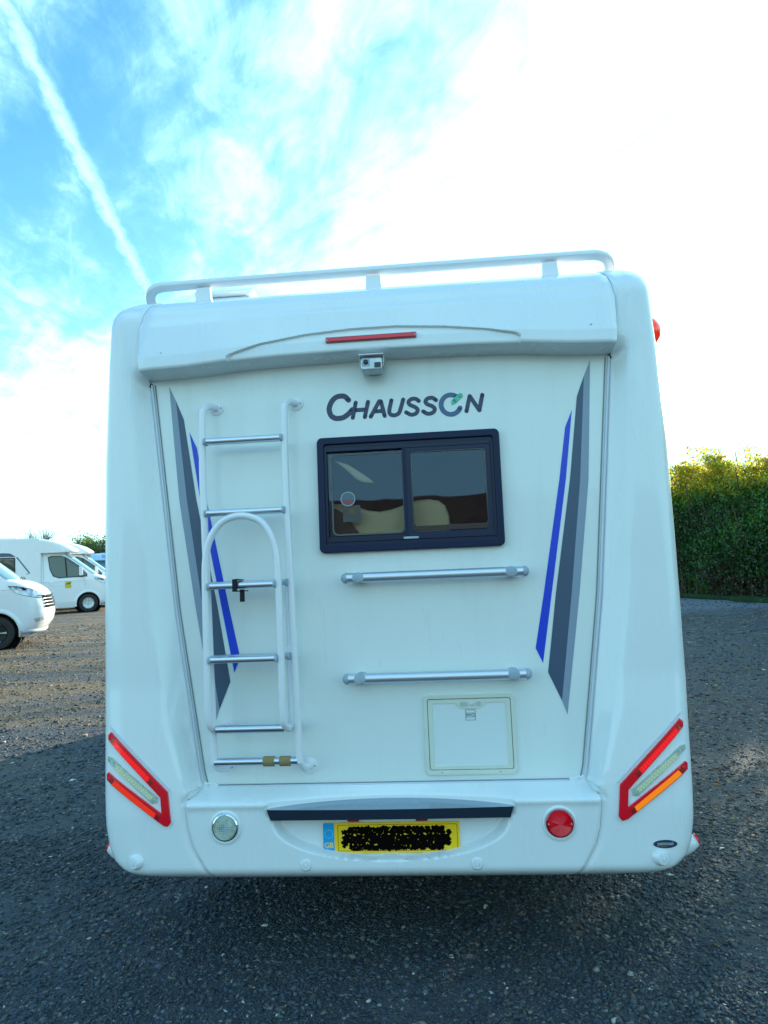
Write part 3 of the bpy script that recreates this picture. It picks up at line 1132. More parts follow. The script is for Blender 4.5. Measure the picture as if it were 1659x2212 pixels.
def ladder_rail(x0, x1):
    P = [(x0 + .028, .0, 2.245), (x0 + .012, -.045, 2.243), (x0 + .001, -.085, 2.22), (x0, -.100, 2.17), (x0, -.1, 1.9), ((x0 + x1) / 2, -.10, 1.4), (x1, -.100, .87), (x1 + .002, -.095, .812), (x1 + .012, -.06, .782), (x1 + .022, 0, .772)]
    return smooth_path(P, 6)


lm = None
for x0, x1 in ((-.706, -.676), (-.366, -.341)):
    v, f = tubev(ladder_rail(x0, x1), .0145, 16)
    r_ = mesh('ladder_rail', v, f, TUBE, mh, sharp=60)
    for (fx, fz) in ((x0 + .030, 2.245), (x1 + .024, .772)):
        lathe('rail_flange', [(.031, 0), (.031, .003), (.029, .0045)], TUBE, r_, (fx, 0, fz), n=28)
        lathe('screw', [(.004, 0), (.003, .003)], GREYP, r_, (fx + .019, -.004, fz), n=10)
bpy.data.objects.remove(lad)


def rung(x0, x1, z, y, flat=True, caps=True):
    sqr = (.021, .0125) if flat else None
    v, f = tubev([(x0, y, z), (x1, y, z)], .0125, 18, True, sqr)
    g_ = mesh('rung', v, f, ALU, mh, sharp=40)
    if caps:
        for xx, dd in ((x0, -1), (x1, 1)):
            v, f = tubev([(xx, y, z), (xx + dd * .010, y, z)], .0135, 18, True, (.023, .0145) if flat else None)
            mesh('rung_cap', v, f, GREYP, g_, sharp=40, bevel=.002)
    return g_


rung(-.686, -.383, 2.080, -.104)
rung(-.686, -.380, 1.787, -.104)
rung(-.684, -.376, 1.500, -.100)
rung(-.680, -.372, 1.213, -.100)
for z in (1.494, 1.211):
    rung(-.660, -.410, z, -.160)
for xa, xb, zc, yc in ((-.655, -.390, .944, -.130), (-.672, -.345, .815, -.100)):
    v, f = tubev([(xa, yc, zc), (xb, yc, zc)], .0152, 20)
    mesh('rung', v, f, ALU, mh, sharp=40)
for x in (-.458, -.394):
    v, f = tubev([(x - .024 + .002, -.1, .815), (x + .022, -.1, .815)], .019, 20)
    mesh('foam_sleeve', v, f, TAN, mh, sharp=50, bevel=.002)
# folded lower section: arch over the top, feet curled in
A = [(-.650, -.02, .938), (-.664, -.09, .935), (-.672, -.14, .955), (-.676, -.157, 1.00), (-.678, -.16, 1.2), (-.681, -.16, 1.45), (-.680, -.16, 1.585), (-.664, -.16, 1.67), (-.622, -.16, 1.735), (-.568, -.16, 1.762),
     (-.508, -.16, 1.762), (-.452, -.16, 1.735), (-.412, -.16, 1.67), (-.394, -.16, 1.585), (-.391, -.16, 1.45), (-.388, -.16, 1.2), (-.386, -.157, 1.0), (-.383, -.14, .955), (-.374, -.09, .935), (-.362, -.02, .938)]
v, f = tubev(smooth_path(A, 5), .0140, 16)
mesh('ladder_arch', v, f, TUBE, mh, sharp=60)
for x in (-.648, -.360):
    lathe('arch_flange', [(.026, 0), (.026, .004)], TUBE, mh, (x, 0, .938), n=24)
for z in (1.56, 1.27):
    tube('ladder_hinge_rod', [(-.372, -.112, z - .31), (-.372, -.112, z - .05)], .004, TRIM, mh, 8)
# strap round the third rung
sp = mesh('strap', *merge([boxv(-.566, -.546, -.190, -.186, 1.472, 1.518), boxv(-.566, -.546, -.190, -.09, 1.514, 1.518), boxv(-.538, -.519, -.185, -.181, 1.430, 1.478), boxv(-.566, -.519, -.190, -.13, 1.470, 1.474)]), STRAPM, mh, bevel=.001)

# ---- bicycle carrier bars
for xa, xb, zc in ((-.160, .578, 1.506), (-.166, .566, 1.112)):
    v, f = tubev([(xa + .022, -.058, zc), (xb - .022, -.058, zc)], .0205, 24, True)
    br = mesh('carrier_bar', v, f, ALU2, mh, sharp=50)
    for xx, dd in ((xa + .022, -1), (xb - .022, 1)):
        lathe('bar_end_cap', [(.0212, 0), (.0212, .006), (.018, .015), (.010, .022), (.002, .024)], GREYP, br, (xx, -.058, zc), (dd, 0, 0), 24)
    for xx in (xa + .068, xb - .068):
        bmn = lathe('bar_mount', [(.0215, 0), (.0215, .066), (.0210, .072), (.018, .0780), (.010, .0805), (.001, .081)], GREYP, br, (xx, 0, zc), (0, -1, 0), 28)
        for vv in bmn.data.vertices:
            vv.co.x = xx + (vv.co.x - xx) * 1.28

# ---- service hatch
hf = frame('service_hatch', (.141, .499, .7275, 1.0345), (.1575, .4835, .7465, 1.0180), .020, .010, -.010, .002, CREAM, mh, .003)
frame('hatch_gap', (.1574, .4836, .7464, 1.0181), (.1590, .482, .748, 1.0165), .010, .009, -.005, .001, BLACK, hf, 0)
frame('hatch_door_frame', (.1595, .4815, .7485, 1.0160), (.177, .4640, .764, 1.0), .009, .006, -.0092, .001, CREAM, hf, .0015)
prism('hatch_door', rrect(.175, .466, .762, 1.002, .006, 3), -.0060, .0005, HPANEL, hf, .001)
hp = [(.256, 1.004), (.266, 1.0), (.274, .990), (.285, .982), (.300, .979), (.352, .979), (.366, .982), (.378, .990), (.385, 1.0), (.394, 1.004)]
prism('latch_plate', hp, -.0096, -.0055, CREAM, hf, .001)
prism('latch_grip', rrect(.286, .315, .9885, 1.0065, .006, 4), -.0125, -.0095, GREYP if False else material('latch_grey', (.50, .54, .48), .5), hf, .001)
prism('latch_grip', rrect(.349, .368, .9885, 1.0065, .006, 4), -.0120, -.0095, bpy.data.materials['latch_grey'], hf, .001)
lathe('hatch_lock', [(.0085, 0), (.0085, .004), (.006, .005)], TRIM, hf, (.333, -.0092, .9975), n=18)
for x in (.205, .43):
    box('hatch_drain', x - .004, x + .004, -.0112, -.0095, .7370, .7390, SEAL, hf)
mesh('hatch_sign', *merge([framev(rrect(.3060, .3450, .934, .975, .002, 2), rrect(.3074, .3436, .9354, .9736, .002, 2), -.0068, -.0061),
                           framev(rrect(.3095, .3415, .9455, .9625, .0008, 1), rrect(.3108, .3402, .9468, .9612, .0006, 1), -.0068, -.0061),
                           textv('WC', .0150, (.3255, -.0066, .9538), bold=.0001, sx=1.15)]), SLATE, hf)

# ================================================================== GROUND
gm = bpy.data.materials.new('gravel_ground')
gm.use_nodes = True
t = NT(gm.node_tree)
p = t.n['Principled BSDF']
oc = t.node('ShaderNodeTexCoord').outputs['Object']
vor = t.voro(oc, 75)
vor2 = t.voro(oc, 28)
big = t.noise(oc, .35, 4, .6)
mid = t.noise(oc, 3.0, 6, .65)
mpn = t.node('ShaderNodeMapping')
t.l.new(oc, mpn.inputs[0])
mpn.inputs['Rotation'].default_value = (0, 0, math.radians(-18))
mpn.inputs['Scale'].default_value = (.10, .85, 1)
streak = t.noise(mpn.outputs[0], 2.2, 8, .65, .3)
sepn = t.node('ShaderNodeSeparateXYZ')
t.l.new(oc, sepn.inputs[0])
# brown earth with painted-in sunlit gold at far left, crushed slate around the vehicle
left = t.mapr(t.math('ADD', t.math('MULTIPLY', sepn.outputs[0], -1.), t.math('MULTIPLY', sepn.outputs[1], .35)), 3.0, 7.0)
sundirtf = t.math('MULTIPLY', left, t.mapr(streak, .38, .56))
slate = t.ramp(mid, [(.25, (.022, .034, .048)), (.5, (.034, .047, .058)), (.8, (.056, .064, .068))])
peb = t.mix(t.mapr(vor.outputs['Color'], .2, .9, 0., 1., False), slate, (.105, .105, .10))
sepc = t.node('ShaderNodeSeparateColor')
t.l.new(vor.outputs['Color'], sepc.inputs[0])
base = t.mix(t.math('MULTIPLY', sepc.outputs[0], .45), slate, (.075, .085, .09))
base = t.mix(t.mapr(big, .45, .7, 0., .45), base, (.090, .080, .062))
vor3 = t.voro(oc, 9)
sep3 = t.node('ShaderNodeSeparateColor')
t.l.new(vor3.outputs['Color'], sep3.inputs[0])
fine = t.noise(oc, 14, 6, .75)
sundirtc = t.ramp(fine, [(.3, (.055, .050, .042)), (.5, (.19, .125, .055)), (.72, (.34, .235, .105))])
base = t.mix(sundirtf, base, sundirtc)
base = t.mix(t.mapr(fine, .35, .7, .0, .5), base, (.030, .036, .045))
base = t.mix(t.math('MULTIPLY', t.math('MULTIPLY', t.mapr(sep3.outputs[1], .90, .96), t.mapr(sepn.outputs[1], 7., 13.)), .5), base, (.30, .29, .26))
spk = t.mapr(sepc.outputs[1], .965, .985)
base = t.mix(t.math('MULTIPLY', spk, .6), base, (.40, .40, .36))
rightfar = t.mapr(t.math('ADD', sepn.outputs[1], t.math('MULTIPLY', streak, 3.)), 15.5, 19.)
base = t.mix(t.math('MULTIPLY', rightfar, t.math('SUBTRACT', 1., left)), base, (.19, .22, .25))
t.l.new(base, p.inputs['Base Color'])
p.inputs['Roughness'].default_value = .85
bn = t.node('ShaderNodeBump')
bn.inputs['Strength'].default_value = .7
bn.inputs['Distance'].default_value = .009
h = t.math('ADD', t.math('ADD', t.math('MULTIPLY', fine, 2.2), t.math('MULTIPLY', vor.outputs['Distance'], -1.)), t.math('ADD', t.math('MULTIPLY', vor2.outputs['Distance'], -1.2), t.math('MULTIPLY', mid, 1.5)))
t.l.new(h, bn.inputs['Height'])
t.l.new(bn.outputs[0], p.inputs['Normal'])

rng = np.random.default_rng(11)


def fbm(x, y, seed):
    r = np.random.default_rng(seed)
    o = np.zeros_like(x)
    for k in range(7):
        fq = .5 * 1.9 ** k
        a = r.uniform(0, 6.28, 3)
        dirs = r.uniform(-1, 1, (3, 2))
        for q in range(3):
            o += np.sin((x * dirs[q, 0] + y * dirs[q, 1]) * fq * 2 + a[q]) / (1.7 ** k)
    return o / 6


def ground_z(x, y):
    near = np.clip(1 - np.hypot(x, y) / 60, 0, 1)
    rut = .018 * np.sin((y * .94 - x * .34) * 3.1 + .8 * np.sin(x * .6)) * np.clip((-x - 2.2) / 3, 0, 1) * np.clip((26 - y) / 6, 0, 1)
    return (.022 * fbm(x * 1.1, y * 1.1, 3) + rut) * near - .012 * near


nx = 380
gx = np.sign(np.linspace(-1, 1, nx)) * (np.abs(np.linspace(-1, 1, nx)) ** 3.2) * 400
gx = np.where(np.abs(np.linspace(-1, 1, nx)) < .45, np.linspace(-1, 1, nx) / .45 * 31.05, gx)
gx = np.sort(gx)
gy = gx + 6
X, Y = np.meshgrid(gx, gy)
V = np.stack([X, Y, ground_z(X, Y)], -1).reshape(-1, 3)
idx = np.arange(nx * nx).reshape(nx, nx)
Fq = np.stack([idx[:-1, :-1], idx[:-1, 1:], idx[1:, 1:], idx[1:, :-1]], -1).reshape(-1, 4)
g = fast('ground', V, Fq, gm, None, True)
tag(g, 'dark crushed stone ground of the vehicle park', None, None, 'structure')

# loose stones
sm = bpy.data.materials.new('loose_stone')
sm.use_nodes = True
t = NT(sm.node_tree)
p = t.n['Principled BSDF']
at = t.node('ShaderNodeAttribute', attribute_name='tint')
nz = t.noise(t.node('ShaderNodeTexCoord').outputs['Object'], 90, 3, .6)
t.l.new(t.mix(1., at.outputs['Color'], t.ramp(nz, [(.3, .7), (.7, 1.25)]), 'MULTIPLY'), p.inputs['Base Color'])
p.inputs['Roughness'].default_value = .75


def stones(N, rmin, rmax, smin, smax, seed, ang=52):
    r = np.random.default_rng(seed)
    rr = rmin * (rmax / rmin) ** r.random(N)
    th = np.radians(r.uniform(-ang, ang, N) - 4.6)
    x = CAM.x + rr * np.sin(th)
    y = CAM.y + rr * np.cos(th)
    keep = ~((np.abs(x) < 1.0) & (y > 1.6) & (y < 6.5))
    x, y, rr = x[keep], y[keep], rr[keep]
    N = len(x)
    s = (smin + (smax - smin) * r.random(N) ** 6) * (rr / 2.5) ** .45
    base = np.array([[1, 0, 0], [0, 1, 0], [-1, 0, 0], [0, -1, 0], [0, 0, 1], [0, 0, -1.]])
    fc = np.array([[0, 1, 4], [1, 2, 4], [2, 3, 4], [3, 0, 4], [1, 0, 5], [2, 1, 5], [3, 2, 5], [0, 3, 5]])
    v = base[None] * r.uniform(.55, 1.25, (N, 6, 1)) + r.normal(0, .16, (N, 6, 3))
    v *= np.stack([s * r.uniform(.7, 1.5, N), s * r.uniform(.6, 1.1, N), s * r.uniform(.28, .6, N)], -1)[:, None]
    a = r.uniform(0, 6.28, N)
    ca, sa = np.cos(a), np.sin(a)
    vx_ = v[..., 0] * ca[:, None] - v[..., 1] * sa[:, None]
    vy_ = v[..., 0] * sa[:, None] + v[..., 1] * ca[:, None]
    tilt = r.normal(0, .25, (N, 2))
    vz_ = v[..., 2] + vx_ * tilt[:, :1] + vy_ * tilt[:, 1:]
    z0 = ground_z(x, y) + s * .10
    V = np.stack([vx_ + x[:, None], vy_ + y[:, None], vz_ + z0[:, None]], -1).reshape(-1, 3)
    Fc = (fc[None] + (np.arange(N) * 6)[:, None, None]).reshape(-1, 3)
    pal = np.array([[.028, .044, .064], [.034, .052, .062], [.046, .060, .070], [.068, .078, .084], [.044, .050, .074], [.10, .09, .075], [.13, .125, .105], [.11, .085, .08], [.36, .37, .33], [.06, .085, .07]])
    pr = np.array([.24, .22, .18, .11, .08, .05, .04, .02, .008, .052])
    c = pal[r.choice(len(pal), N, p=pr / pr.sum())] * r.uniform(.6, 1.6, (N, 1))
    brown = np.clip((-x - 2.2) / 3, 0, 1) * np.clip((y - 2.) / 4, 0, 1) * .6 + .22 * np.clip((x - 1.2) / 2, 0, 1)
    mb = (r.random(N) < brown)[:, None]
    c = np.where(mb, np.array([.20, .14, .075]) * r.uniform(.6, 1.3, (N, 1)), c)
    return V, Fc, np.repeat(c, 6, axis=0)


V, Fc, c = stones(230000, 2.0, 24, .0040, .018, 21)
gr = fast('gravel', V, Fc, sm, None, False, c)
tag(gr, 'loose dark crushed stones scattered over the ground around the motorhome', 'gravel', None, 'stuff')
V, Fc, c = stones(80000, 2.0, 5.0, .0045, .015, 27)
gr2 = fast('gravel', V, Fc, sm, None, False, c)
tag(gr2, 'finer crushed stones lying thickly on the near foreground', 'gravel', None, 'stuff')
V, Fc, c = stones(1100, 2.2, 14, .012, .026, 22)
gr = fast('larger_stones', V, Fc, sm, None, False, c)
tag(gr, 'scattered larger flat stones among the fine dark gravel', 'stones', None, 'stuff')

# ================================================================== HEDGE
lf = bpy.data.materials.new('hedge_leaf')
lf.use_nodes = True
t = NT(lf.node_tree)
t.n.clear()
o = t.node('ShaderNodeOutputMaterial')
at = t.node('ShaderNodeAttribute', attribute_name='tint')
df = t.node('ShaderNodeBsdfDiffuse')
tl = t.node('ShaderNodeBsdfTranslucent')
gl = t.node('ShaderNodeBsdfGlossy')
gl.inputs['Roughness'].default_value = .4
t.l.new(at.outputs['Color'], df.inputs[0])
t.l.new(t.mix(1., at.outputs['Color'], (2.6, 2.4, .9), 'MULTIPLY'), tl.inputs[0])
m1 = t.node('ShaderNodeMixShader')
m1.inputs[0].default_value = .5
t.l.new(df.outputs[0], m1.inputs[1])
t.l.new(tl.outputs[0], m1.inputs[2])
m2 = t.node('ShaderNodeMixShader')
m2.inputs[0].default_value = .05
t.l.new(m1.outputs[0], m2.inputs[1])
t.l.new(gl.outputs[0], m2.inputs[2])
t.l.new(m2.outputs[0], o.inputs[0])
TWIG = material('twig', (.10, .065, .045), .9, var=(8, .3))
GRASSM = material('grass_blade', (.028, .075, .025), .7, var=(2, .3))

HP0, HP1 = np.array([7.75, 20.9]), np.array([9.12, 18.05])
hd = (HP1 - HP0) / np.linalg.norm(HP1 - HP0)
hn = np.array([-hd[1], hd[0]])      # away from the camera
if hn[1] < 0:
    hn = -hn


def leaves(P, size, r, cols, upright=0.):
    N = len(P)
    n = r.normal(0, 1, (N, 3))
    n /= np.linalg.norm(n, axis=1, keepdims=True)
    t_ = np.cross(n, r.normal(0, 1, (N, 3)))
    t_ /= np.linalg.norm(t_, axis=1, keepdims=True)
    b_ = np.cross(n, t_)
    s = size * r.uniform(.6, 1.4, (N, 1))
    q = np.stack([P - t_ * s, P - b_ * s * .55, P + t_ * s, P + b_ * s * .55], 1)
    return q.reshape(-1, 3), np.arange(N * 4).reshape(N, 4), np.repeat(cols, 4, axis=0)


def hedge_pts(s0, s1, N, r, Hh, thick):
    s_ = r.uniform(s0, s1, N)
    top = Hh - .05 + .25 * np.sin(s_ * 1.7) + .20 * np.sin(s_ * 4.3 + 1) + .10 * np.sin(s_ * 9.1 + 2)
    u5 = np.clip((s_ - 4.2) / 3, 0, 1)
    top = top + 1.25 * u5 * u5 * (3 - 2 * u5)  # shaped taller out of view at right, to shade the near ground
    z = top * (1 - r.random(N) ** 1.25 * .97)
    shoot = r.random(N) < .05
    grid_ = .17
    s_ = np.where(shoot, np.round(s_ / grid_) * grid_ + .06 * np.sin(np.round(s_ / grid_) * 12.9) + r.normal(0, .018, N), s_)
    hs_ = np.abs(np.sin(np.round(s_ / grid_) * 78.233)) ** 2.2 * .70
    z = np.where(shoot, top + r.random(N) * hs_, z)
    dense = (~shoot) & (r.random(N) < .22)
    z = np.where(dense, top - r.random(N) ** .8 * 1.0, z)
    lump = .42 * fbm(s_ * 2.2, z * 2.2, 8) + .16 * fbm(s_ * 5, z * 5, 9)
    d = np.abs(r.normal(0, .30, N)) * thick + lump + .10 * (z < .5)
    d = np.where(z > Hh - .75, r.uniform(-.05, .62, N) * thick + lump, d)
    xy = HP0[None] + hd[None] * s_[:, None] + hn[None] * d[:, None]
    return s_, z, d, np.column_stack([xy, z])


r = np.random.default_rng(4)
hg = empty('hedge', (8.5, 19.4, 0))
tag(hg, 'tall dense green hedge with sunlit yellow top behind the gravel on the right', 'hedge')
for (s0, s1, N, size) in ((-2.5, 5.5, 80000, .040), (-16, -2.5, 26000, .07), (5.5, 26, 45000, .07)):
    s_, z, d, P = hedge_pts(s0, s1, N, r, 3.95, 1.2)
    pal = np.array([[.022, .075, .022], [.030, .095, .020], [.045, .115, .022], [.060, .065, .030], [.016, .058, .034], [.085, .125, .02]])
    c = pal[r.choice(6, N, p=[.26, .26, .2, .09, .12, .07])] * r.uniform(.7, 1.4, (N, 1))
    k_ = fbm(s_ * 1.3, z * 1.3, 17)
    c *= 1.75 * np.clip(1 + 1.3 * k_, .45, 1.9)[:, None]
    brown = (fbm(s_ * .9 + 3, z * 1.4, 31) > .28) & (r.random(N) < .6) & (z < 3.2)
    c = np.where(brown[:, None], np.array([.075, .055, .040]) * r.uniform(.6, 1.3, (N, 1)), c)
    yel = (z > 2.9) & (r.random(N) < np.clip((z - 2.85) / .9, 0, .85))  # backlit glow of the hedge top painted into the leaf colour
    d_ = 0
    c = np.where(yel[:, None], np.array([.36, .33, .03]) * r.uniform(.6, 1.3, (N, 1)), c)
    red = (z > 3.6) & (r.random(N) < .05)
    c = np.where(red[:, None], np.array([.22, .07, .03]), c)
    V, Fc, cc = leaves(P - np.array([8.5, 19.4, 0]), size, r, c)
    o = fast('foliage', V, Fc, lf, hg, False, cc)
    o['kind'] = 'stuff'
# inner wood and stems
parts = []
rr_ = random.Random(3)
for k in range(520):
    s0 = rr_.uniform(-16, 26) if k > 260 else rr_.uniform(-2.5, 5.5)
    dd = rr_.uniform(.05, 1.2)
    b0 = HP0 + hd * s0 + hn * dd
    H_ = rr_.uniform(2.6, 4.35)
    a = (b0[0] - 8.5, b0[1] - 19.4, 0)
    m_ = (a[0] + rr_.uniform(-.2, .2), a[1] + rr_.uniform(-.2, .2), H_ * .5)
    e = (a[0] + rr_.uniform(-.35, .35), a[1] + rr_.uniform(-.35, .35), H_)
    v, f = tubev([a, m_, e], rr_.uniform(.006, .016), 4, False)
    parts.append((v, f))
v, f = merge(parts)
me = bpy.data.meshes.new('stems')
me.from_pydata([tuple(p) for p in v], [], f)
o = link('stems', me, TWIG, hg)
o['kind'] = 'stuff'
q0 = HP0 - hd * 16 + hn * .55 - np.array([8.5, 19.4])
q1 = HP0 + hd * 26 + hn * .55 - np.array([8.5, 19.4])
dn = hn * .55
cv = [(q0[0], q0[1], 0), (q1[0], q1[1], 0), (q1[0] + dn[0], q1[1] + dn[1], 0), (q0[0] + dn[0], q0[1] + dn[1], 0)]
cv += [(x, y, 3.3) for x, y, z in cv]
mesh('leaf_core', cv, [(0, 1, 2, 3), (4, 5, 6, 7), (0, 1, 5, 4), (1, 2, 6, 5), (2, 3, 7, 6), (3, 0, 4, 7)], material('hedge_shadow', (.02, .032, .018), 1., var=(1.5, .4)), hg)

# grass at its foot
N = 34000
s_ = r.uniform(-14, 24, N)
s_[:20000] = r.uniform(-2.5, 5, 20000)
d = r.uniform(-.62, .4, N) + .18 * np.sin(s_ * 1.3) + .1 * np.sin(s_ * 3.7)
xy = HP0[None] + hd[None] * s_[:, None] + hn[None] * d[:, None]
h_ = r.uniform(.03, .13, N)
lean = r.normal(0, .05, (N, 2))
wv = r.uniform(0, 3.14, N)
wx_, wy_ = np.cos(wv) * .008, np.sin(wv) * .008
b0 = np.column_stack([xy[:, 0] - wx_, xy[:, 1] - wy_, np.zeros(N) - .02])
b1 = np.column_stack([xy[:, 0] + wx_, xy[:, 1] + wy_, np.zeros(N) - .02])
tp = np.column_stack([xy + lean, h_])
V = np.stack([b0, b1, tp], 1).reshape(-1, 3)
gs = fast('grass', V, np.arange(N * 3).reshape(N, 3), GRASSM)
tag(gs, 'strip of short green grass along the foot of the hedge', 'grass', None, 'stuff')

# ================================================================== OTHER MOTORHOMES
XE = [(.24, .72), (.33, .86), (.42, .98), (.55, 1.07), (.72, 1.11), (.90, 1.09), (1.05, 1.05), (1.15, 1.01), (1.25, .94), (1.35, .80), (1.43, .62), (1.47, .46), (2.38, -.66)]


def vw(z): return itp(z, [(.24, .96), (.45, 1.0), (1.25, 1.0), (1.45, .975), (2.38, .84)])


def vring(z, XEt, wf, back, nose, ex, m_=22, inset=0.):
    e = itp(z, XEt) + inset
    s0 = e - nose
    W_ = wf(z) + inset
    L = [(back + (s0 - back) * k / 34, -W_) for k in range(34)]
    for k in range(m_ * 2 + 1):
        a = math.radians(90 * k / m_)
        ca, sa = math.cos(a), math.sin(a)
        L.append((s0 + nose * abs(sa) ** (2 / ex), -math.copysign(abs(ca) ** (2 / ex), ca) * W_))
    L += [(x, -y) for x, y in L[:34][::-1]]
    return [(x, y, z) for x, y in L]


def side_y(x, z, XEt=XE, wf=vw, ex=3.2, off=0.):
    nose = .8 if z < 1.3 else .5
    e = itp(z, XEt)
    s0 = e - nose
    if x <= s0:
        return -(wf(z) + off)
    u = min(.9999, (x - s0) / nose)
    return -(wf(z) + off) * (1 - u ** ex) ** (1 / ex)


def on_side(poly, off, ysign=-1):
    bm = bmesh.new()
    vs_ = [bm.verts.new((x, 0, z)) for x, z in poly]
    fc = bm.faces.new(vs_)
    fc.normal_update()
    bmesh.ops.triangulate(bm, faces=[fc])
    for _ in range(5):
        long = [e for e in bm.edges if e.calc_length() > .09]
        if not long:
            break
        bmesh.ops.subdivide_edges(bm, edges=long, cuts=1)
        bmesh.ops.triangulate(bm, faces=[q for q in bm.faces if len(q.verts) > 3])
    ret = bmesh.ops.extrude_face_region(bm, geom=list(bm.faces))
    tops = set(g_ for g_ in ret['geom'] if isinstance(g_, bmesh.types.BMVert))
    for vv in bm.verts:
        x, z = vv.co.x, vv.co.z
        y = side_y(x, z, off=(off if vv in tops else -.004))
        vv.co = (x, y * (-ysign), z) if ysign > 0 else (x, y, z)
    bm.verts.index_update()
    v = [tuple(q.co) for q in bm.verts]
    f = [tuple(w_.index for w_ in q.verts) for q in bm.faces]
    bm.free()
    return v, f


def lane(p0, p1, wd, off):
    d = math.hypot(p1[0] - p0[0], p1[1] - p0[1])
    nx_, nz_ = -(p1[1] - p0[1]) / d * wd, (p1[0] - p0[0]) / d * wd
    return on_side([(p0[0] - nx_, p0[1] - nz_), (p1[0] - nx_, p1[1] - nz_), (p1[0] + nx_, p1[1] + nz_), (p0[0] + nx_, p0[1] + nz_)], off)


def road_wheel(root, x, y, style, sy):
    ax = (0, sy, 0)
    org = (x, y - sy * .10, .36)
    r_ = .36
    t_ = lathe('wheel', [(.20, 0), (.30, .0), (r_ - .02, .015), (r_, .05), (r_, .17), (r_ - .02, .205), (.30, .215), (.225, .205), (.222, .17), (.05, .14)], TYRE, root, org, ax, 40)
    rim = lathe('wheel_rim', [(.222, .0), (.222, .195), (.212, .202), (.205, .185), (.19, .172), (.06, .165), (.05, .175), (.02, .178)], SILV if style == 'silver' else BLACK, t_, org, ax, 32)
    parts = []
    for k in range(10 if style == 'silver' else 5):
        a = 2 * math.pi * k / (10 if style == 'silver' else 5)
        wd = .14 if style == 'silver' else .18
        pl = [(.05, -wd * .8), (.205, -wd * .55), (.205, wd * .55), (.05, wd * .8)]
        q = []
        for rr0, da in pl:
            q.append((rr0 * math.cos(a + da), rr0 * math.sin(a + da)))
        v, f = prismv([(x + u, .36 + w_) for u, w_ in q], y + sy * .070, y + sy * .098)
        parts.append((v, f))
    mesh('wheel_spokes', *merge(parts), VWHITE if style == 'silver' else SILV, t_, bevel=.006)


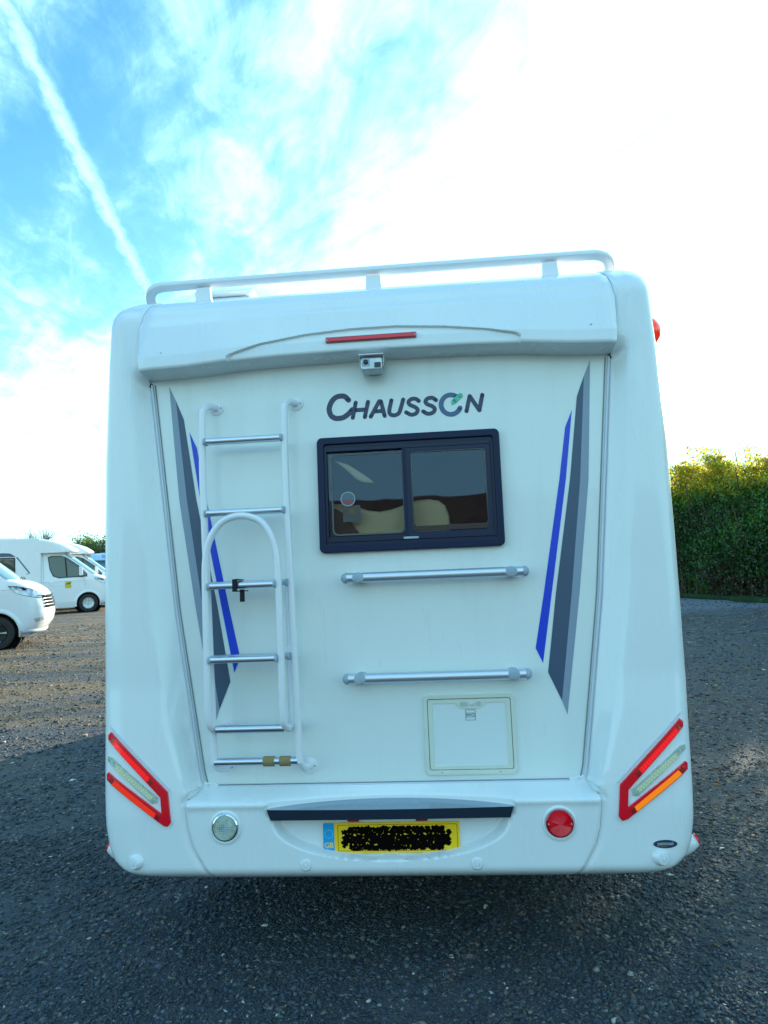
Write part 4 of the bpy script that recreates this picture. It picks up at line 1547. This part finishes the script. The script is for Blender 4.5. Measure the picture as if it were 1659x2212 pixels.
def camper(label, loc, heading, body, style='silver', sticker=True, group='motorhomes parked side by side on the left'):
    root = empty('parked_motorhome', loc, (0, 0, heading))
    tag(root, label, 'motorhome', group)
    # cab skin
    zs_ = levels(.24, 1.43, 40) + [1.45, 1.47] + levels(1.50, 2.38, 22)
    rows_ = [vring(z, XE, vw, -1.95, .8 if z < 1.3 else itp(z, [(1.3, .8), (1.47, .5), (2.38, .5)]), 3.2) for z in zs_]
    v, f = gridv(rows_)
    keep = []
    for q in f:
        cx = sum(v[i][0] for i in q) / 4
        cy_ = sum(v[i][1] for i in q) / 4
        cz = sum(v[i][2] for i in q) / 4
        if math.hypot(cx, cz - .36) < .475 and abs(cy_) > .55:
            continue
        keep.append(q)
    keep.append(tuple(range(len(v) - len(rows_[0]), len(v))))
    mesh('cab', v, keep, body, root, sharp=50)
    for sy in (-1, 1):
        pth_ = [(.475 * math.cos(math.radians(a)), sy * abs(side_y(.475 * math.cos(math.radians(a)), max(.25, .36 + .475 * math.sin(math.radians(a))))), .36 + .475 * math.sin(math.radians(a))) for a in range(-15, 196, 10)]
        rws = []
        for rr0, of in ((.425, -.10), (.435, .012), (.45, .022), (.475, .022), (.50, .012), (.53, .003)):
            row = []
            for a in range(-14, 195, 8):
                x_, z_ = rr0 * math.cos(math.radians(a)), max(.24, .36 + rr0 * math.sin(math.radians(a)))
                row.append((x_, sy * abs(side_y(x_, z_, off=of)), z_))
            rws.append(row)
        v, f = gridv(rws)
        mesh('wheel_arch', v, f, body, root, sharp=60)
        v, f = lathev([(.50, 0), (.50, .30), (.05, .30)], 28, (0, sy * .93, .36), (0, -sy, 0))
        f = f[:-2]
        mesh('arch_liner', v, f, UNDER, root)
        road_wheel(root, 0, sy * .88, style, sy)
        road_wheel(root, -3.75, sy * .94, style, sy)
    # living body and roof cap
    pr = [(-5.9, .42), (-5.9, 2.80), (-5.75, 2.93), (-1.9, 2.985), (-1.72, 2.98), (-1.72, 2.5), (-1.85, 2.44), (-1.68, 2.40), (-1.68, .34), (-4.2, .34), (-4.4, .42)]
    pr_ = [(x, z) for x, z in pr]
    v, f = prismv(pr_, -1.10, 1.10)
    mesh('living_body', v, f, body, root, bevel=.045, seg=3)
    XC = [(2.40, -.34), (2.46, -.27), (2.55, -.35), (2.70, -.58), (2.82, -.88), (2.91, -1.22), (2.965, -1.62)]
    rows_ = [vring(z, XC, lambda q: 1.095 - .05 * max(0, (q - 2.85) / .12) ** 2, -1.95, .62, 2.6) for z in levels(2.40, 2.965, 22)]
    v, f = gridv(rows_)
    f.append(tuple(range(len(rows_[0]))))
    f.append(tuple(range(len(v) - len(rows_[0]), len(v))))
    mesh('roof_cap', v, f, body, root, sharp=50)
    # windscreen on the raked ring
    rows_ = []
    for z in levels(1.50, 2.33, 12):
        rg = vring(z, XE, vw, -1.95, .5, 3.2, 22, .008)
        rows_.append(rg[34 + 5:34 + 45 - 5])
    v, f = gridv(rows_)
    mesh('windscreen', v, f, WSG, root, smooth=True)
    for y0_ in (-.35, .25):
        tube('wiper', [(.50, y0_ - .3, 1.475), (.47, y0_, 1.50), (.42, y0_ + .35, 1.525)], .012, BLACK, root, 6)
    # roof skylight on the cap, with its dark edge
    sk = []
    for z in levels(2.60, 2.93, 8):
        e = itp(z, XC)
        sk.append([(e - .02 - .04 * (abs(y) / .5) ** 2, y, z + .02) for y in levels(-.45, .45, 8)])
    v, f = gridv(sk)
    mesh('cap_skylight', v, f, WSG, root, smooth=True)
    for sy in (-1, 1):
        dw = [(-1.42, 2.20), (-1.30, 2.25), (-.98, 2.25), (-.76, 2.17), (-.36, 1.88), (-.06, 1.55), (-.06, 1.45), (-1.05, 1.42), (-1.25, 1.50), (-1.36, 1.75)]
        dwf = [(x + (x + .75) * .05, z + (z - 1.85) * .08) for x, z in dw]
        fr_ = mesh('door_window', *on_side(dwf, .004, sy), BLACK, root)
        mesh('door_glass', *on_side(dw, .008, sy), VGLASS, fr_)
        mesh('window_bar', *on_side([(-.84, 2.19), (-.79, 2.17), (-.74, 1.44), (-.80, 1.44)], .011, sy), BLACK, fr_)
        # seat glimpsed behind the glass, mirror, handle, door lines
        mr = mesh('door_mirror', *boxv(-.34, -.20, min(sy * 1.10, sy * 1.28), max(sy * 1.10, sy * 1.28), 1.46, 1.82), VWHITE, root, bevel=.03)
        mesh('mirror_arm', *boxv(-.28, -.16, min(sy * .93, sy * 1.12), max(sy * .93, sy * 1.12), 1.43, 1.50), BLACK, mr, bevel=.01)
        hl = [(.24, 1.34), (.42, 1.325), (.66, 1.27), (.86, 1.17), (.95, 1.08), (.90, 1.06), (.62, 1.12), (.42, 1.18), (.32, 1.25)]
        hz = mesh('headlight', *on_side([(x + (x - .6) * .04, z + (z - 1.19) * .12) for x, z in hl], .008, sy), BLK, root)
        mesh('headlight_lens', *on_side(hl, .014, sy), LAMPG, hz)
        mesh('fog_recess', *on_side([(.72, .62), (.90, .66), (.93, .58), (.76, .55)], .006, sy), SILV, root)
    for a_, b_, w_ in (((-1.66, 1.245), (.3, 1.27), .006), ((-.14, 1.42), (-.10, 1.06), .005), ((-1.62, 2.36), (-1.60, 1.25), .006), ((-1.60, 1.25), (-1.50, .30), .005), ((-1.66, 1.08), (-.55, 1.08), .003)):
        mesh('panel_gap', *lane(a_, b_, w_, .002), GREYP, root)
    ph = mesh('door_handle', *on_side([(-1.42, 1.27), (-1.25, 1.27), (-1.25, 1.15), (-1.42, 1.15)], .012), body, root, bevel=.01)
    if sticker:
        sk_ = mesh('yellow_sticker', *on_side([(-.84, 1.265), (-.62, 1.265), (-.62, .99), (-.84, .99)], .007), material('sticker_gold', (.62, .50, .03), .5), root)
        mesh('sticker_map', *on_side([(-.82, 1.10), (-.76, 1.15), (-.70, 1.13), (-.64, 1.20), (-.64, 1.23), (-.72, 1.19), (-.80, 1.17)], .010), INK, sk_)
    # side windows of the living body
    for x0, x1 in ((-3.75, -2.58), (-5.4, -4.6)):
        wf_ = frame('side_window', (x0, x1, 1.60, 2.26), (x0 + .04, x1 - .04, 1.64, 2.22), .05, .04, -1.112, -1.095, BLACK, root, .004)
        prism('side_pane', rrect(x0 + .03, x1 - .03, 1.63, 2.23, .04), -1.108, -1.099, VGLASS, wf_)
        prism('pane_blind', [(x0 + .05, 1.66), (x1 - .5, 1.66), (x1 - .55, 2.18), (x0 + .05, 2.18)], -1.1095, -1.1085, CREAM, wf_)
    prism('side_decal', [(-3.9, 2.30), (-3.9, 2.42), (-3.0, 2.44), (-2.75, 2.42), (-2.55, 2.28)], -1.1025, -1.0995, SLATE, root)
    prism('side_decal', [(-2.56, 2.27), (-2.50, 2.27), (-2.08, 1.66), (-2.08, 1.62), (-2.22, 1.60), (-2.22, 1.615), (-2.12, 1.635)], -1.1025, -1.0995, SLATE, root)
    # grille of the nose
    parts = []
    for k, z in enumerate((1.06, .99, .92, .85)):
        rg = vring(z, XE, vw, -1.95, .8, 3.2, 22, .01)[34 + 11:34 + 45 - 11]
        rg2 = [(x, y, z + .058) for x, y, z in rg]
        parts.append(gridv([rg, rg2]))
    gb = mesh('grille', *merge(parts), BLK, root)
    rg = vring(1.125, XE, vw, -1.95, .8, 3.2, 22, .012)[34 + 9:34 + 45 - 9]
    mesh('grille_bar', *tubev(rg, .014, 6), CHROME, gb, smooth=True)
    rg = vring(.36, XE, vw, -1.95, .8, 3.2, 22, .012)[34 + 4:34 + 45 - 4]
    mesh('bumper_lip', *tubev(rg, .045, 8), GREYP, root, smooth=True)
    parts = [boxv(-5.8, .7, -.8, .8, .30, .45)]
    mesh('underbody', *merge(parts), UNDER, root)
    mesh('roof_box', *boxv(-3.4, -2.55, -.35, .35, 2.97, 3.03), TRIM, root, bevel=.02)
    mesh('roof_mast', *boxv(-2.30, -2.22, -.1, .1, 2.97, 3.01), TRIM, root, bevel=.01)
    return root


def copy_tree(o_, parent=None):
    c_ = o_.copy()
    C.objects.link(c_)
    c_.parent = parent
    for ch in [x for x in o_.children]:
        copy_tree(ch, c_)
    return c_


HEAD = math.radians(27)
near = camper('nearest white motorhome at the left edge, with sunlit bonnet and dark wheel',
              (-9.34 - .87 * math.sin(HEAD), 11.95 + .87 * math.cos(HEAD), 0), HEAD, VWHITE, 'dark', False)
h2 = math.radians(30)
second = camper('white low-profile motorhome with yellow sticker on its cab door, parked behind the nearest one',
                (-14.0 - .87 * math.sin(h2), 25.1 + .87 * math.cos(h2), 0), h2, VWHITE, 'silver', True)
third = copy_tree(second)
third['label'] = 'white motorhome whose nose peeps out just past the one with the yellow sticker'
third.location = second.location + Vector((-math.sin(h2), math.cos(h2), 0)) * 3.3 + Vector((math.cos(h2), math.sin(h2), 0)) * .78
van = camper('blue van far back, only its roof and screen showing past the white noses', (-24.7, 49.4, 0), math.radians(-58), VBLUE, 'dark', False, 'motorhomes parked side by side on the left')
del van['group']
van['category'] = 'van'
van.name = 'blue_van'

# ================================================================== FAR TREES
BARK = material('bark', (.09, .07, .055), .9, var=(4, .3))


def tree(label, x, y, H_, R_c, seed, col, N=2600, leaf=.12, zoff=.45):
    rt = random.Random(seed)
    r2 = np.random.default_rng(seed)
    root = empty('tree', (x, y, 0))
    tag(root, label, 'tree', 'trees on the far left skyline')
    parts = [tubev([(0, 0, -.1), (rt.uniform(-.1, .1), 0, H_ * .4), (rt.uniform(-.3, .3), 0, H_ * .8)], .12, 8)]
    ends = []
    for k in range(46):
        z0 = H_ * rt.uniform(.18, .6)
        a = rt.uniform(0, 6.28)
        e = Vector((math.cos(a) * R_c * rt.uniform(.4, 1), math.sin(a) * R_c * rt.uniform(.4, 1), z0 + (H_ - z0) * rt.uniform(.35, 1.02)))
        m_ = Vector((e.x * .45, e.y * .45, (z0 + e.z) / 2 + .1))
        parts.append(tubev([(0, 0, z0), m_, e], .03, 5))
        ends.append(e)
        for q in range(5):
            e2 = e + Vector((rt.uniform(-.6, .6), rt.uniform(-.6, .6), rt.uniform(.1, .8)))
            parts.append(tubev([m_.lerp(e, rt.uniform(.4, 1)), e2], .014, 4))
            ends.append(e2)
    v, f = merge(parts)
    me_ = bpy.data.meshes.new('trunk')
    me_.from_pydata([tuple(p_) for p_ in v], [], f)
    link('trunk', me_, BARK, root)
    E_ = np.array([tuple(e) for e in ends])
    P = E_[r2.integers(0, len(E_), N)] + r2.normal(0, .28, (N, 3))
    c_ = np.array(col)[None] * r2.uniform(.6, 1.5, (N, 1))
    V_, F_c, cc_ = leaves(P, leaf, r2, c_)
    fo = fast('crown', V_, F_c, lf, root, False, cc_)
    fo['kind'] = 'stuff'
    return root


tree('rounded green tree on the far skyline right of the parked motorhomes', -28.4, 56, 3.75, 2.3, 1, (.06, .095, .03), 9000, .08)
tree('lower olive tree beside the rounded green one on the skyline', -24.0, 60, 4.4, 2.4, 2, (.075, .08, .035), 6000, .10)
tree('nearly bare tree whose twigs show faintly above the second motorhome', -36.5, 60, 5.0, 1.1, 3, (.08, .07, .04), 260, .04)

# ================================================================== BARN mirrored in the rear window
barn = empty('barn', (4, -27, 0))
tag(barn, 'long low brown roofed barn standing behind the viewpoint, mirrored in the rear window', 'barn')
box('wall', -22, 16, -8, 0, 0, 2.6, material('barn_board', (.10, .075, .055), .85, var=(2, .3)), barn)
v = [(-22.5, .5, 2.5), (16.5, .5, 2.5), (16.5, -4, 7.3), (-22.5, -4, 6.9), (16.5, -8.5, 2.5), (-22.5, -8.5, 2.5)]
mesh('roof', v, [(0, 1, 2, 3), (3, 2, 4, 5), (1, 4, 2), (0, 3, 5)], material('barn_tile', (.095, .06, .042), .85, var=(1.5, .35), bump=(9, .8, .1)), barn)

bpy.context.view_layer.update()
